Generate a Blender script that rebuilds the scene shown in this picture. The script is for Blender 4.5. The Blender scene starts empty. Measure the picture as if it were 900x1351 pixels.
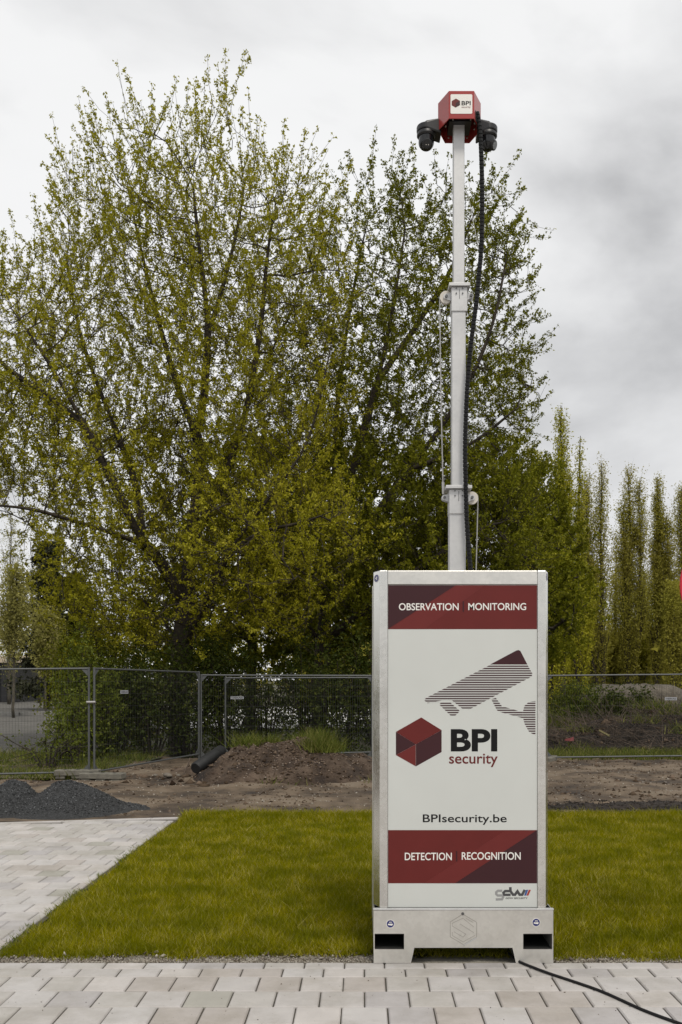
import bpy, math, random
import numpy as np
from mathutils import Vector, Matrix

# ------------------------------------------------------------------ camera, sky, sun, exposure
F_PX, XV, YH, CAM_H = 1190.0, 480.0, 897.0, 1.65       # focal length / vanishing point in 900x1351 pixels
scene = bpy.context.scene
col = scene.collection
cam_d = bpy.data.cameras.new('camera')
cam = bpy.data.objects.new('camera', cam_d); col.objects.link(cam)
cam.location = (0, 0, CAM_H); cam.rotation_euler = (math.radians(90), 0, 0)
cam_d.sensor_fit = 'VERTICAL'; cam_d.sensor_height = 36.0; cam_d.sensor_width = 24.0
cam_d.lens = 36.0 * F_PX / 1351.0
cam_d.shift_x = -(XV - 450.0) / 1351.0
cam_d.shift_y = (YH - 675.5) / 1351.0
cam_d.clip_end = 5000; cam_d.clip_start = 0.05
scene.camera = cam

SUN_EL, SUN_AZ = math.radians(58), math.atan2(0.30, -0.80)      # high, behind the camera to the right
sdir = Vector((math.sin(SUN_AZ) * math.cos(SUN_EL), math.cos(SUN_AZ) * math.cos(SUN_EL), math.sin(SUN_EL)))
world = bpy.data.worlds.new('World'); scene.world = world; world.use_nodes = True
nt = world.node_tree; nt.nodes.clear()
def wn(t, **k):
    n = nt.nodes.new(t)
    for a, v in k.items(): setattr(n, a, v)
    return n
w_out = wn('ShaderNodeOutputWorld'); w_bg = wn('ShaderNodeBackground'); w_bg.inputs['Strength'].default_value = 0.1
w_sky = wn('ShaderNodeTexSky', sky_type='NISHITA', sun_disc=False, sun_elevation=SUN_EL, sun_rotation=SUN_AZ)
w_tc = wn('ShaderNodeTexCoord'); w_map = wn('ShaderNodeMapping')
w_map.inputs['Scale'].default_value = (1.0, 1.0, 1.9); w_map.inputs['Location'].default_value = (-2.66, 4.96, -0.30)
w_n1 = wn('ShaderNodeTexNoise'); w_n1.inputs['Scale'].default_value = 1.9; w_n1.inputs['Detail'].default_value = 7; w_n1.inputs['Roughness'].default_value = 0.5
w_n1.inputs['Distortion'].default_value = 0.25
w_ramp = wn('ShaderNodeValToRGB')
cr = w_ramp.color_ramp
cr.elements[0].position = 0.30; cr.elements[0].color = (0.38, 0.38, 0.384, 1)
cr.elements[1].position = 0.64; cr.elements[1].color = (0.805, 0.805, 0.803, 1)
e = cr.elements.new(0.42); e.color = (0.625, 0.625, 0.627, 1)
e = cr.elements.new(0.52); e.color = (0.775, 0.775, 0.773, 1)
w_mul = wn('ShaderNodeVectorMath', operation='SCALE'); w_mul.inputs['Scale'].default_value = 9.9
w_mix = wn('ShaderNodeMix', data_type='RGBA'); w_mix.inputs[0].default_value = 0.95
nt.links.new(w_tc.outputs['Generated'], w_map.inputs['Vector']); nt.links.new(w_map.outputs[0], w_n1.inputs['Vector'])
nt.links.new(w_n1.outputs['Fac'], w_ramp.inputs[0]); nt.links.new(w_ramp.outputs[0], w_mul.inputs[0])
nt.links.new(w_sky.outputs[0], w_mix.inputs[6]); nt.links.new(w_mul.outputs[0], w_mix.inputs[7])
nt.links.new(w_mix.outputs[2], w_bg.inputs['Color']); nt.links.new(w_bg.outputs[0], w_out.inputs['Surface'])

sun_d = bpy.data.lights.new('sun', 'SUN'); sun_d.energy = 1.5; sun_d.angle = math.radians(14); sun_d.color = (1.0, 0.94, 0.84)
sun = bpy.data.objects.new('sun', sun_d); col.objects.link(sun)
sun.rotation_euler = sdir.to_track_quat('Z', 'Y').to_euler(); sun.location = (0, 0, 30)
vs = scene.view_settings
vs.view_transform = 'Standard'; vs.look = 'None'; vs.exposure = 0.30; vs.gamma = 1.0; vs.use_curve_mapping = False
scene.cycles.max_bounces = 6; scene.cycles.diffuse_bounces = 3; scene.cycles.glossy_bounces = 3
scene.cycles.transmission_bounces = 4; scene.cycles.caustics_reflective = False; scene.cycles.caustics_refractive = False

# ------------------------------------------------------------------ helpers
R = random.Random(7)
RN = np.random.default_rng(11)

def W(px, py, z):                                    # where a spot of the photograph stands, at distance z
    return Vector(((px - XV) / F_PX * z, z, CAM_H - (py - YH) / F_PX * z))
def G(px, py, h=0.0):                                # the same on the ground
    z = F_PX * (CAM_H - h) / (py - YH)
    return Vector(((px - XV) / F_PX * z, z, h))

def tag(o, label=None, cat=None, group=None, kind=None):
    if label: o['label'] = label
    if cat: o['category'] = cat
    if group: o['group'] = group
    if kind: o['kind'] = kind
    return o
def empty(name, loc, rz=0.0):
    o = bpy.data.objects.new(name, None); col.objects.link(o); o.empty_display_size = 0.2
    o.location = loc; o.rotation_euler = (0, 0, rz); return o
def link(name, me, parent=None, loc=None, rot=None):
    o = bpy.data.objects.new(name, me); col.objects.link(o)
    if parent: o.parent = parent
    if loc is not None: o.location = loc
    if rot is not None: o.rotation_euler = rot
    return o

def np_mesh(name, V, Fq, mat, smooth=False):
    """V (n,3); Fq (m,k) faces of equal size -> mesh"""
    me = bpy.data.meshes.new(name)
    V = np.ascontiguousarray(V, dtype=np.float32); Fq = np.ascontiguousarray(Fq, dtype=np.int32)
    m, k = Fq.shape
    me.vertices.add(len(V)); me.vertices.foreach_set('co', V.ravel())
    me.loops.add(m * k); me.loops.foreach_set('vertex_index', Fq.ravel())
    me.polygons.add(m); me.polygons.foreach_set('loop_start', np.arange(0, m * k, k, dtype=np.int32))
    if smooth: me.polygons.foreach_set('use_smooth', np.ones(m, dtype=bool))
    me.update(calc_edges=True)
    if mat: me.materials.append(mat)
    return me

class MB:
    def __init__(s): s.v = []; s.f = []
    def add(s, vs, fs):
        b = len(s.v); s.v += [tuple(p) for p in vs]; s.f += [tuple(i + b for i in f) for f in fs]; return s
    def box(s, x0, x1, y0, y1, z0, z1):
        return s.add([(x0,y0,z0),(x1,y0,z0),(x1,y1,z0),(x0,y1,z0),(x0,y0,z1),(x1,y0,z1),(x1,y1,z1),(x0,y1,z1)],
                     [(0,3,2,1),(4,5,6,7),(0,1,5,4),(1,2,6,5),(2,3,7,6),(3,0,4,7)])
    def prism(s, poly, y0, y1):                       # poly in (x,z), extruded along y
        n = len(poly)
        return s.add([(p[0], y0, p[1]) for p in poly] + [(p[0], y1, p[1]) for p in poly],
                     [tuple(range(n)), tuple(range(2*n-1, n-1, -1))] + [(i, i+n, (i+1) % n + n, (i+1) % n) for i in range(n)])
    def prism_z(s, poly, z0, z1):                     # poly in (x,y), extruded upward
        n = len(poly)
        return s.add([(p[0], p[1], z0) for p in poly] + [(p[0], p[1], z1) for p in poly],
                     [tuple(range(n-1, -1, -1)), tuple(range(n, 2*n))] + [(i, (i+1) % n, (i+1) % n + n, i+n) for i in range(n)])
    def tube(s, pts, rad, sides=8, caps=True):
        pts = [Vector(p) for p in pts]; n = len(pts)
        if not hasattr(rad, '__len__'): rad = [rad] * n
        base = len(s.v); up = None
        for i, p in enumerate(pts):
            d = (pts[min(i+1, n-1)] - pts[max(i-1, 0)]).normalized()
            if up is None:
                up = d.cross(Vector((0, 0, 1)) if abs(d.z) < 0.9 else Vector((1, 0, 0))).normalized()
            up = (up - d * up.dot(d)).normalized(); b = d.cross(up)
            for k in range(sides):
                a = 2 * math.pi * k / sides
                s.v.append(tuple(p + (up * math.cos(a) + b * math.sin(a)) * rad[i]))
        for i in range(n - 1):
            for k in range(sides):
                a, c = base + i*sides + k, base + i*sides + (k+1) % sides
                s.f.append((a, c, c + sides, a + sides))
        if caps:
            s.f.append(tuple(base + k for k in range(sides-1, -1, -1)))
            s.f.append(tuple(base + (n-1)*sides + k for k in range(sides)))
        return s
    def lathe(s, prof, center=(0, 0, 0), sides=24, M=None):   # prof (r,z)
        base = len(s.v); c = Vector(center)
        for r, z in prof:
            for k in range(sides):
                a = 2*math.pi*k/sides; p = Vector((r*math.cos(a), r*math.sin(a), z))
                if M: p = M @ p
                s.v.append(tuple(p + c))
        for i in range(len(prof) - 1):
            for k in range(sides):
                a, b = base + i*sides + k, base + i*sides + (k+1) % sides
                s.f.append((a, b, b+sides, a+sides))
        s.f.append(tuple(base + k for k in range(sides-1, -1, -1)))
        s.f.append(tuple(base + (len(prof)-1)*sides + k for k in range(sides)))
        return s
    def mesh(s, name, mat, smooth=False, fix=True):
        me = bpy.data.meshes.new(name); me.from_pydata(s.v, [], s.f)
        if fix:
            import bmesh
            bm = bmesh.new(); bm.from_mesh(me); bmesh.ops.recalc_face_normals(bm, faces=bm.faces); bm.to_mesh(me); bm.free()
        me.update()
        if mat: me.materials.append(mat)
        if smooth:
            for p in me.polygons: p.use_smooth = True
        return me
    def build(s, name, mat, parent=None, loc=None, rot=None, smooth=False, bevel=0.0):
        me = s.mesh(name, mat, smooth)
        o = link(name, me, parent, loc, rot)
        if bevel:
            m = o.modifiers.new('bevel', 'BEVEL'); m.width = bevel; m.segments = 2; m.limit_method = 'ANGLE'; m.angle_limit = math.radians(40)
        if smooth and bevel == 0: me.set_sharp_from_angle(angle=math.radians(40))
        return o

# ------------------------------------------------------------------ materials
def mat(name, color, rough=0.7, metal=0.0, noise=None, bump=None, spec=0.5, obj_random=None, ramp=None):
    """noise=(scale, amount, detail); bump=(scale, strength, distance); ramp = [(pos,color),...] over the noise"""
    m = bpy.data.materials.new(name); m.use_nodes = True
    t = m.node_tree; b = t.nodes['Principled BSDF']
    b.inputs['Roughness'].default_value = rough; b.inputs['Metallic'].default_value = metal
    b.inputs['Specular IOR Level'].default_value = spec
    b.inputs['Base Color'].default_value = (*color, 1)
    tc = t.nodes.new('ShaderNodeTexCoord')
    src = None
    if noise or ramp:
        n = t.nodes.new('ShaderNodeTexNoise'); n.inputs['Scale'].default_value = noise[0]; n.inputs['Detail'].default_value = noise[2] if len(noise) > 2 else 5
        n.inputs['Roughness'].default_value = 0.62
        t.links.new(tc.outputs['Object'], n.inputs['Vector'])
        r = t.nodes.new('ShaderNodeValToRGB')
        if ramp:
            r.color_ramp.elements[0].position = ramp[0][0]; r.color_ramp.elements[0].color = (*ramp[0][1], 1)
            r.color_ramp.elements[1].position = ramp[-1][0]; r.color_ramp.elements[1].color = (*ramp[-1][1], 1)
            for p, c in ramp[1:-1]:
                e = r.color_ramp.elements.new(p); e.color = (*c, 1)
        else:
            a = noise[1]
            r.color_ramp.elements[0].position = 0.3; r.color_ramp.elements[0].color = (*[c*(1-a) for c in color], 1)
            r.color_ramp.elements[1].position = 0.7; r.color_ramp.elements[1].color = (*[min(1, c*(1+a)) for c in color], 1)
        t.links.new(n.outputs['Fac'], r.inputs[0]); src = r.outputs[0]
    if obj_random:
        oi = t.nodes.new('ShaderNodeObjectInfo'); rr = t.nodes.new('ShaderNodeValToRGB'); rr.color_ramp.interpolation = 'CONSTANT'
        els = rr.color_ramp.elements
        els[0].position = 0; els[0].color = (*obj_random[0][1], 1); els[1].position = obj_random[1][0]; els[1].color = (*obj_random[1][1], 1)
        for p, c in obj_random[2:]:
            e = els.new(p); e.color = (*c, 1)
        t.links.new(oi.outputs['Random'], rr.inputs[0])
        mx = t.nodes.new('ShaderNodeMix'); mx.data_type = 'RGBA'; mx.blend_type = 'MULTIPLY'; mx.inputs[0].default_value = 1
        t.links.new(src, mx.inputs[6]); t.links.new(rr.outputs[0], mx.inputs[7]); src = mx.outputs[2]
    if src is not None: t.links.new(src, b.inputs['Base Color'])
    if bump:
        n2 = t.nodes.new('ShaderNodeTexNoise'); n2.inputs['Scale'].default_value = bump[0]; n2.inputs['Detail'].default_value = 6
        t.links.new(tc.outputs['Object'], n2.inputs['Vector'])
        bp = t.nodes.new('ShaderNodeBump'); bp.inputs['Strength'].default_value = bump[1]; bp.inputs['Distance'].default_value = bump[2]
        t.links.new(n2.outputs['Fac'], bp.inputs['Height']); t.links.new(bp.outputs[0], b.inputs['Normal'])
    return m

def leaf_mat(name, cols, trans=0.35, patch=None, gloss=0.008):
    """cols: colours spread over the leaves at random; patch=(scale, colour, amount) larger-scale colour drift"""
    m = bpy.data.materials.new(name); m.use_nodes = True
    t = m.node_tree; t.nodes.clear()
    out = t.nodes.new('ShaderNodeOutputMaterial'); geo = t.nodes.new('ShaderNodeNewGeometry')
    r = t.nodes.new('ShaderNodeValToRGB'); els = r.color_ramp.elements
    n = len(cols)
    els[0].position = 0; els[0].color = (*cols[0], 1); els[1].position = 1; els[1].color = (*cols[-1], 1)
    for i, c in enumerate(cols[1:-1]):
        e = els.new((i + 1) / (n - 1)); e.color = (*c, 1)
    t.links.new(geo.outputs['Random Per Island'], r.inputs[0]); src = r.outputs[0]
    if patch:
        tc = t.nodes.new('ShaderNodeTexCoord'); no = t.nodes.new('ShaderNodeTexNoise'); no.inputs['Scale'].default_value = patch[0]; no.inputs['Detail'].default_value = 3
        t.links.new(tc.outputs['Object'], no.inputs['Vector'])
        rr = t.nodes.new('ShaderNodeMapRange'); rr.inputs[1].default_value = 0.35; rr.inputs[2].default_value = 0.65; rr.inputs[4].default_value = patch[2]
        t.links.new(no.outputs['Fac'], rr.inputs[0])
        mx = t.nodes.new('ShaderNodeMix'); mx.data_type = 'RGBA'; mx.inputs[7].default_value = (*patch[1], 1)
        t.links.new(rr.outputs[0], mx.inputs[0]); t.links.new(src, mx.inputs[6]); src = mx.outputs[2]
    d = t.nodes.new('ShaderNodeBsdfDiffuse'); tr = t.nodes.new('ShaderNodeBsdfTranslucent'); mixs = t.nodes.new('ShaderNodeMixShader')
    mixs.inputs[0].default_value = trans
    t.links.new(src, d.inputs[0]); t.links.new(src, tr.inputs[0]); t.links.new(d.outputs[0], mixs.inputs[1]); t.links.new(tr.outputs[0], mixs.inputs[2])
    g = t.nodes.new('ShaderNodeBsdfGlossy'); g.inputs['Roughness'].default_value = 0.45; g.inputs['Color'].default_value = (0.9, 0.9, 0.8, 1)
    m2 = t.nodes.new('ShaderNodeMixShader'); m2.inputs[0].default_value = gloss
    t.links.new(mixs.outputs[0], m2.inputs[1]); t.links.new(g.outputs[0], m2.inputs[2]); t.links.new(m2.outputs[0], out.inputs[0])
    return m

def galvanised(name, base=(0.72, 0.705, 0.665), rough=0.33, metal=0.85):
    m = mat(name, base, rough, metal, spec=0.5)
    t = m.node_tree; b = t.nodes['Principled BSDF']; tc = [n for n in t.nodes if n.type == 'TEX_COORD'][0]
    vo = t.nodes.new('ShaderNodeTexVoronoi'); vo.inputs['Scale'].default_value = 55
    no = t.nodes.new('ShaderNodeTexNoise'); no.inputs['Scale'].default_value = 5; no.inputs['Detail'].default_value = 7
    t.links.new(tc.outputs['Object'], vo.inputs['Vector']); t.links.new(tc.outputs['Object'], no.inputs['Vector'])
    sep = t.nodes.new('ShaderNodeSeparateColor'); t.links.new(vo.outputs['Color'], sep.inputs[0])
    a = t.nodes.new('ShaderNodeMath'); a.operation = 'MULTIPLY_ADD'; a.inputs[1].default_value = 0.22; t.links.new(sep.outputs[0], a.inputs[0]); t.links.new(no.outputs['Fac'], a.inputs[2])
    r = t.nodes.new('ShaderNodeValToRGB'); r.color_ramp.elements[0].position = 0.35; r.color_ramp.elements[1].position = 0.95
    r.color_ramp.elements[0].color = (*[c*0.90 for c in base], 1); r.color_ramp.elements[1].color = (*[min(1, c*1.08) for c in base], 1)
    t.links.new(a.outputs[0], r.inputs[0]); t.links.new(r.outputs[0], b.inputs['Base Color'])
    mr = t.nodes.new('ShaderNodeMapRange'); mr.inputs[3].default_value = rough - 0.12; mr.inputs[4].default_value = rough + 0.16
    t.links.new(a.outputs[0], mr.inputs[0]); t.links.new(mr.outputs[0], b.inputs['Roughness'])
    bp = t.nodes.new('ShaderNodeBump'); bp.inputs['Strength'].default_value = 0.12; bp.inputs['Distance'].default_value = 0.003
    t.links.new(no.outputs['Fac'], bp.inputs['Height']); t.links.new(bp.outputs[0], b.inputs['Normal'])
    return m

M = {}
M['galv'] = galvanised('galvanised_steel')
M['galv_mast'] = galvanised('galvanised_mast', (0.56, 0.56, 0.56), 0.5, 0.55)
M['galv_post'] = galvanised('galvanised_post', (0.72, 0.71, 0.68), 0.22, 0.97)
M['mesh_wire'] = mat('dark_mesh_wire', (0.05, 0.052, 0.05), 0.6, 0.3)
M['zinc_dark'] = galvanised('fence_steel', (0.12, 0.125, 0.125), 0.5, 0.6)
M['sign_white'] = mat('sign_white', (0.565, 0.58, 0.555), 0.34, noise=(1.7, 0.03, 3))
M['red'] = mat('banner_red', (0.120, 0.014, 0.012), 0.45, noise=(6, 0.06), spec=0.3)
M['red_light'] = mat('banner_light_red', (0.135, 0.018, 0.016), 0.45, noise=(6, 0.06), spec=0.3)
M['maroon'] = mat('banner_maroon', (0.042, 0.011, 0.014), 0.45, noise=(6, 0.06), spec=0.3)
M['print_white'] = mat('print_white', (0.78, 0.76, 0.72), 0.4)
M['print_black'] = mat('print_black', (0.006, 0.006, 0.0065), 0.5, spec=0.2)
M['print_grey'] = mat('print_grey', (0.28, 0.28, 0.28), 0.4)
M['print_dark'] = mat('print_dark_grey', (0.055, 0.055, 0.058), 0.4)
M['print_blue'] = mat('print_blue', (0.035, 0.09, 0.27), 0.4)
M['print_red'] = mat('print_red', (0.35, 0.03, 0.02), 0.4)
M['sticker_blue'] = mat('sticker_blue', (0.01, 0.015, 0.13), 0.35)
M['head_red'] = mat('head_red_paint', (0.33, 0.040, 0.036), 0.22, noise=(9, 0.08))
M['black_plastic'] = mat('black_plastic', (0.008, 0.008, 0.009), 0.42, noise=(14, 0.25))
M['black_gloss'] = mat('black_gloss', (0.008, 0.008, 0.009), 0.1)
M['glass_lens'] = mat('lens_glass', (0.22, 0.23, 0.24), 0.12, 0.3)
M['rubber'] = mat('black_rubber', (0.007, 0.007, 0.0075), 0.6, noise=(40, 0.3), bump=(200, 0.3, 0.001), spec=0.25)
M['nylon'] = mat('pulley_nylon', (0.62, 0.58, 0.52), 0.5, noise=(20, 0.08))
M['wire'] = mat('steel_wire', (0.42, 0.41, 0.39), 0.4, 0.6)
M['bolt'] = mat('bolt_steel', (0.14, 0.14, 0.14), 0.4, 0.8)
M['dark_void'] = mat('hollow_shade', (0.03, 0.03, 0.03), 0.6, 0.3, noise=(12, 0.3))  # near-black colour stands in for the shade inside hollows
def paver_material(name, rnd=True):
    m = mat(name, (0.435, 0.413, 0.397), 0.75, noise=(7, 0.07, 8), bump=(160, 0.35, 0.002), spec=0.45,
            obj_random=[(0, (0.88, 0.88, 0.90)), (0.12, (1, 1, 1)), (0.32, (1.08, 1.07, 1.06)), (0.50, (0.95, 0.95, 0.93)), (0.70, (1.04, 1.05, 1.06)), (0.86, (0.90, 0.87, 0.84)), (0.965, (0.78, 0.79, 0.73))] if rnd else None)
    t = m.node_tree; b = t.nodes['Principled BSDF']
    src = b.inputs['Base Color'].links[0].from_socket; tc = [n for n in t.nodes if n.type == 'TEX_COORD'][0]
    # the stain and pore patterns run on world position so that no two pavers look alike
    geo = t.nodes.new('ShaderNodeNewGeometry')
    for n in list(t.nodes):
        if n.type == 'TEX_NOISE': t.links.new(geo.outputs['Position'], n.inputs['Vector'])
    sp = t.nodes.new('ShaderNodeTexNoise'); sp.inputs['Scale'].default_value = 110; sp.inputs['Detail'].default_value = 1
    t.links.new(geo.outputs['Position'], sp.inputs['Vector'])
    r = t.nodes.new('ShaderNodeValToRGB'); r.color_ramp.elements[0].position = 0.205; r.color_ramp.elements[0].color = (0.25, 0.24, 0.22, 1); r.color_ramp.elements[1].position = 0.25; r.color_ramp.elements[1].color = (1, 1, 1, 1)
    t.links.new(sp.outputs['Fac'], r.inputs[0])
    st = t.nodes.new('ShaderNodeTexNoise'); st.inputs['Scale'].default_value = 2.1; st.inputs['Detail'].default_value = 9; st.inputs['Roughness'].default_value = 0.7
    t.links.new(geo.outputs['Position'], st.inputs['Vector'])
    r2 = t.nodes.new('ShaderNodeValToRGB'); r2.color_ramp.elements[0].position = 0.36; r2.color_ramp.elements[0].color = (0.80, 0.79, 0.755, 1); r2.color_ramp.elements[1].position = 0.55; r2.color_ramp.elements[1].color = (1, 1, 1, 1)
    t.links.new(st.outputs['Fac'], r2.inputs[0])
    for rr in (r, r2):
        mx = t.nodes.new('ShaderNodeMix'); mx.data_type = 'RGBA'; mx.blend_type = 'MULTIPLY'; mx.inputs[0].default_value = 1
        t.links.new(src, mx.inputs[6]); t.links.new(rr.outputs[0], mx.inputs[7]); src = mx.outputs[2]
    t.links.new(src, b.inputs['Base Color'])
    return m
M['paver'] = paver_material('concrete_paver')
M['paver_far'] = paver_material('concrete_paver_field', False)
M['yard'] = mat('pale_gravel_yard', (0.52, 0.51, 0.48), 0.95, noise=(2, 0.15))
M['joint_sand'] = mat('joint_sand', (0.075, 0.067, 0.055), 0.95, noise=(60, 0.4), bump=(150, 0.5, 0.004))
M['gravel_strip'] = mat('sandy_gravel', (0.26, 0.24, 0.20), 0.95, noise=(70, 0.45, 6), bump=(140, 0.8, 0.006))
M['soil'] = mat('soil', (0.062, 0.054, 0.016), 0.95, noise=(2.2, 0.4), bump=(40, 0.8, 0.02))
M['track'] = mat('dirt_track', (0.13, 0.098, 0.07), 0.95, noise=(1.1, 0.4, 10), bump=(35, 0.8, 0.03),
                 ramp=[(0.33, (0.022, 0.016, 0.012)), (0.45, (0.075, 0.053, 0.034)), (0.56, (0.15, 0.111, 0.074)), (0.72, (0.20, 0.163, 0.12))])
M['mound'] = mat('rubbly_earth', (0.11, 0.08, 0.055), 0.95, noise=(2.4, 0.4, 10), bump=(25, 1.0, 0.04),
                 ramp=[(0.35, (0.018, 0.012, 0.009)), (0.5, (0.055, 0.036, 0.023)), (0.66, (0.12, 0.085, 0.06))])
M['far_ground'] = mat('rough_ground', (0.07, 0.075, 0.03), 0.95, noise=(0.25, 0.4, 8), bump=(6, 0.6, 0.1),
                      ramp=[(0.35, (0.035, 0.045, 0.014)), (0.5, (0.075, 0.07, 0.035)), (0.65, (0.13, 0.11, 0.075))])
M['gravel_dark'] = mat('dark_gravel', (0.028, 0.029, 0.030), 0.9, noise=(45, 0.7, 4), bump=(60, 1.0, 0.02))
M['chip'] = leaf_mat('grey_chippings', [(0.015, 0.016, 0.017), (0.035, 0.036, 0.038), (0.06, 0.062, 0.065), (0.15, 0.155, 0.16)], 0.0, gloss=0.01)
M['clod'] = leaf_mat('earth_clods', [(0.025, 0.017, 0.012), (0.065, 0.046, 0.031), (0.11, 0.08, 0.057), (0.16, 0.12, 0.09)], 0.0, gloss=0.0)
M['pebble'] = leaf_mat('pale_pebbles', [(0.07, 0.055, 0.04), (0.17, 0.145, 0.115), (0.27, 0.24, 0.20), (0.42, 0.39, 0.34)], 0.0, gloss=0.0)
M['mound_stone'] = leaf_mat('mound_stone', [(0.05, 0.035, 0.025), (0.12, 0.085, 0.065), (0.20, 0.155, 0.125), (0.30, 0.26, 0.22)], 0.0, gloss=0.0)
M['rubble'] = mat('rubble_grey', (0.10, 0.085, 0.065), 0.95, noise=(3, 0.4), bump=(12, 0.8, 0.05))
M['stone'] = mat('pale_stone', (0.15, 0.13, 0.105), 0.9, noise=(8, 0.3), bump=(25, 0.7, 0.02))
M['asphalt'] = mat('old_asphalt', (0.115, 0.11, 0.10), 0.95, noise=(1.2, 0.22, 9), bump=(60, 0.4, 0.01), spec=0.1)
M['kerb'] = mat('concrete_kerb', (0.27, 0.26, 0.24), 0.9, noise=(6, 0.2), bump=(60, 0.3, 0.004))
M['concrete'] = mat('weathered_concrete', (0.15, 0.14, 0.115), 0.92, noise=(9, 0.3), bump=(40, 0.5, 0.008))
M['bark'] = mat('bark', (0.040, 0.031, 0.021), 0.95, noise=(6, 0.5), bump=(18, 1.0, 0.03))
M['bark_grey'] = mat('grey_bark', (0.085, 0.075, 0.055), 0.95, noise=(4, 0.4), bump=(12, 1.0, 0.03))
M['twig'] = mat('dry_twigs', (0.10, 0.074, 0.055), 0.95, noise=(2, 0.7))
M['brush_earth'] = mat('brushwood_mass', (0.020, 0.014, 0.010), 0.95, noise=(4, 0.6), bump=(14, 1.0, 0.08))
M['maple_leaf'] = leaf_mat('maple_leaf', [(0.22, 0.215, 0.006), (0.34, 0.325, 0.013), (0.45, 0.41, 0.03), (0.58, 0.52, 0.07)], 0.42, patch=(0.5, (0.25, 0.245, 0.009), 0.6))
M['dark_leaf'] = leaf_mat('green_leaf', [(0.11, 0.13, 0.006), (0.19, 0.20, 0.010), (0.27, 0.27, 0.018), (0.36, 0.34, 0.03)], 0.4, patch=(0.4, (0.09, 0.10, 0.007), 0.7))
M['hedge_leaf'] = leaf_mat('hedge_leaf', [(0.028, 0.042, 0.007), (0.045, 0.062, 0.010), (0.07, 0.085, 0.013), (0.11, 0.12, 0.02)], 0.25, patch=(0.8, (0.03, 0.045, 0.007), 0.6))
M['bush_leaf'] = leaf_mat('light_bush_leaf', [(0.07, 0.095, 0.012), (0.12, 0.145, 0.018), (0.17, 0.19, 0.03)], 0.35)
M['poplar_leaf'] = leaf_mat('poplar_leaf', [(0.26, 0.25, 0.03), (0.36, 0.34, 0.05), (0.47, 0.43, 0.09)], 0.45, patch=(0.25, (0.31, 0.26, 0.05), 0.6))
M['poplar_gold'] = leaf_mat('poplar_gold_leaf', [(0.27, 0.27, 0.016), (0.37, 0.355, 0.026), (0.48, 0.44, 0.045)], 0.4)
M['pale_leaf'] = leaf_mat('pale_spring_leaf', [(0.22, 0.21, 0.055), (0.31, 0.29, 0.08), (0.40, 0.37, 0.13)], 0.4)
M['pine_leaf'] = leaf_mat('pine_needle', [(0.025, 0.03, 0.016), (0.042, 0.046, 0.024), (0.06, 0.06, 0.035)], 0.1)
M['grass'] = leaf_mat('lawn_blade', [(0.15, 0.155, 0.001), (0.235, 0.225, 0.001), (0.31, 0.28, 0.002), (0.37, 0.32, 0.004), (0.60, 0.53, 0.20)], 0.35, patch=(3.2, (0.135, 0.15, 0.001), 0.75), gloss=0.003)
M['weed'] = leaf_mat('wild_grass_blade', [(0.06, 0.09, 0.012), (0.10, 0.13, 0.018), (0.17, 0.18, 0.035), (0.22, 0.20, 0.07)], 0.3)
M['cream'] = mat('cream_fascia', (0.55, 0.46, 0.34), 0.7, noise=(1, 0.06))
M['cladding'] = mat('black_cladding', (0.02, 0.02, 0.022), 0.6, noise=(2, 0.2))
M['white_paint'] = mat('white_paint', (0.72, 0.70, 0.66), 0.5, noise=(5, 0.06))
M['sign_red'] = mat('traffic_red', (0.48, 0.012, 0.03), 0.4, noise=(4, 0.04))
M['tire'] = mat('black_pipe', (0.011, 0.0115, 0.012), 0.65, noise=(10, 0.4), bump=(20, 0.4, 0.01))
M['plank'] = mat('yellowish_plank', (0.16, 0.135, 0.06), 0.8, noise=(10, 0.2))
M['litter'] = mat('red_litter', (0.12, 0.014, 0.015), 0.7)
# ------------------------------------------------------------------ noise
def vnoise(x, y, seed=0):
    x = np.asarray(x, float); y = np.asarray(y, float)
    xi = np.floor(x).astype(np.int64); yi = np.floor(y).astype(np.int64); fx = x - xi; fy = y - yi
    fx = fx*fx*(3-2*fx); fy = fy*fy*(3-2*fy)
    def h(a, b):
        n = (a * 374761393 + b * 668265263 + seed * 974634777) & 0x7fffffff
        n = ((n ^ (n >> 13)) * 1274126177) & 0x7fffffff
        return ((n ^ (n >> 16)) & 0xffff) / 65535.0
    return (h(xi, yi)*(1-fx) + h(xi+1, yi)*fx)*(1-fy) + (h(xi, yi+1)*(1-fx) + h(xi+1, yi+1)*fx)*fy
def fbm(x, y, seed=0, oct=4):
    s = 0; a = 0.5; t = 0
    for i in range(oct):
        s = s + a * vnoise(x * 2**i, y * 2**i, seed + i); t += a; a *= 0.5
    return s / t

def grid_mesh(name, x0, x1, y0, y1, step, hf, material):
    xs = np.arange(x0, x1 + step*0.5, step); ys = np.arange(y0, y1 + step*0.5, step)
    X, Y = np.meshgrid(xs, ys); Z = hf(X, Y)
    V = np.stack([X.ravel(), Y.ravel(), Z.ravel()], 1)
    nx, ny = len(xs), len(ys); i = np.arange(nx*ny).reshape(ny, nx)
    Fq = np.stack([i[:-1, :-1].ravel(), i[:-1, 1:].ravel(), i[1:, 1:].ravel(), i[1:, :-1].ravel()], 1)
    return np_mesh(name, V, Fq, material, True)
def sheet(name, poly, z, material):
    me = bpy.data.meshes.new(name); me.from_pydata([(p[0], p[1], z) for p in poly], [], [tuple(range(len(poly)))]); me.materials.append(material)
    return tag(link(name, me), kind='structure')

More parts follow.
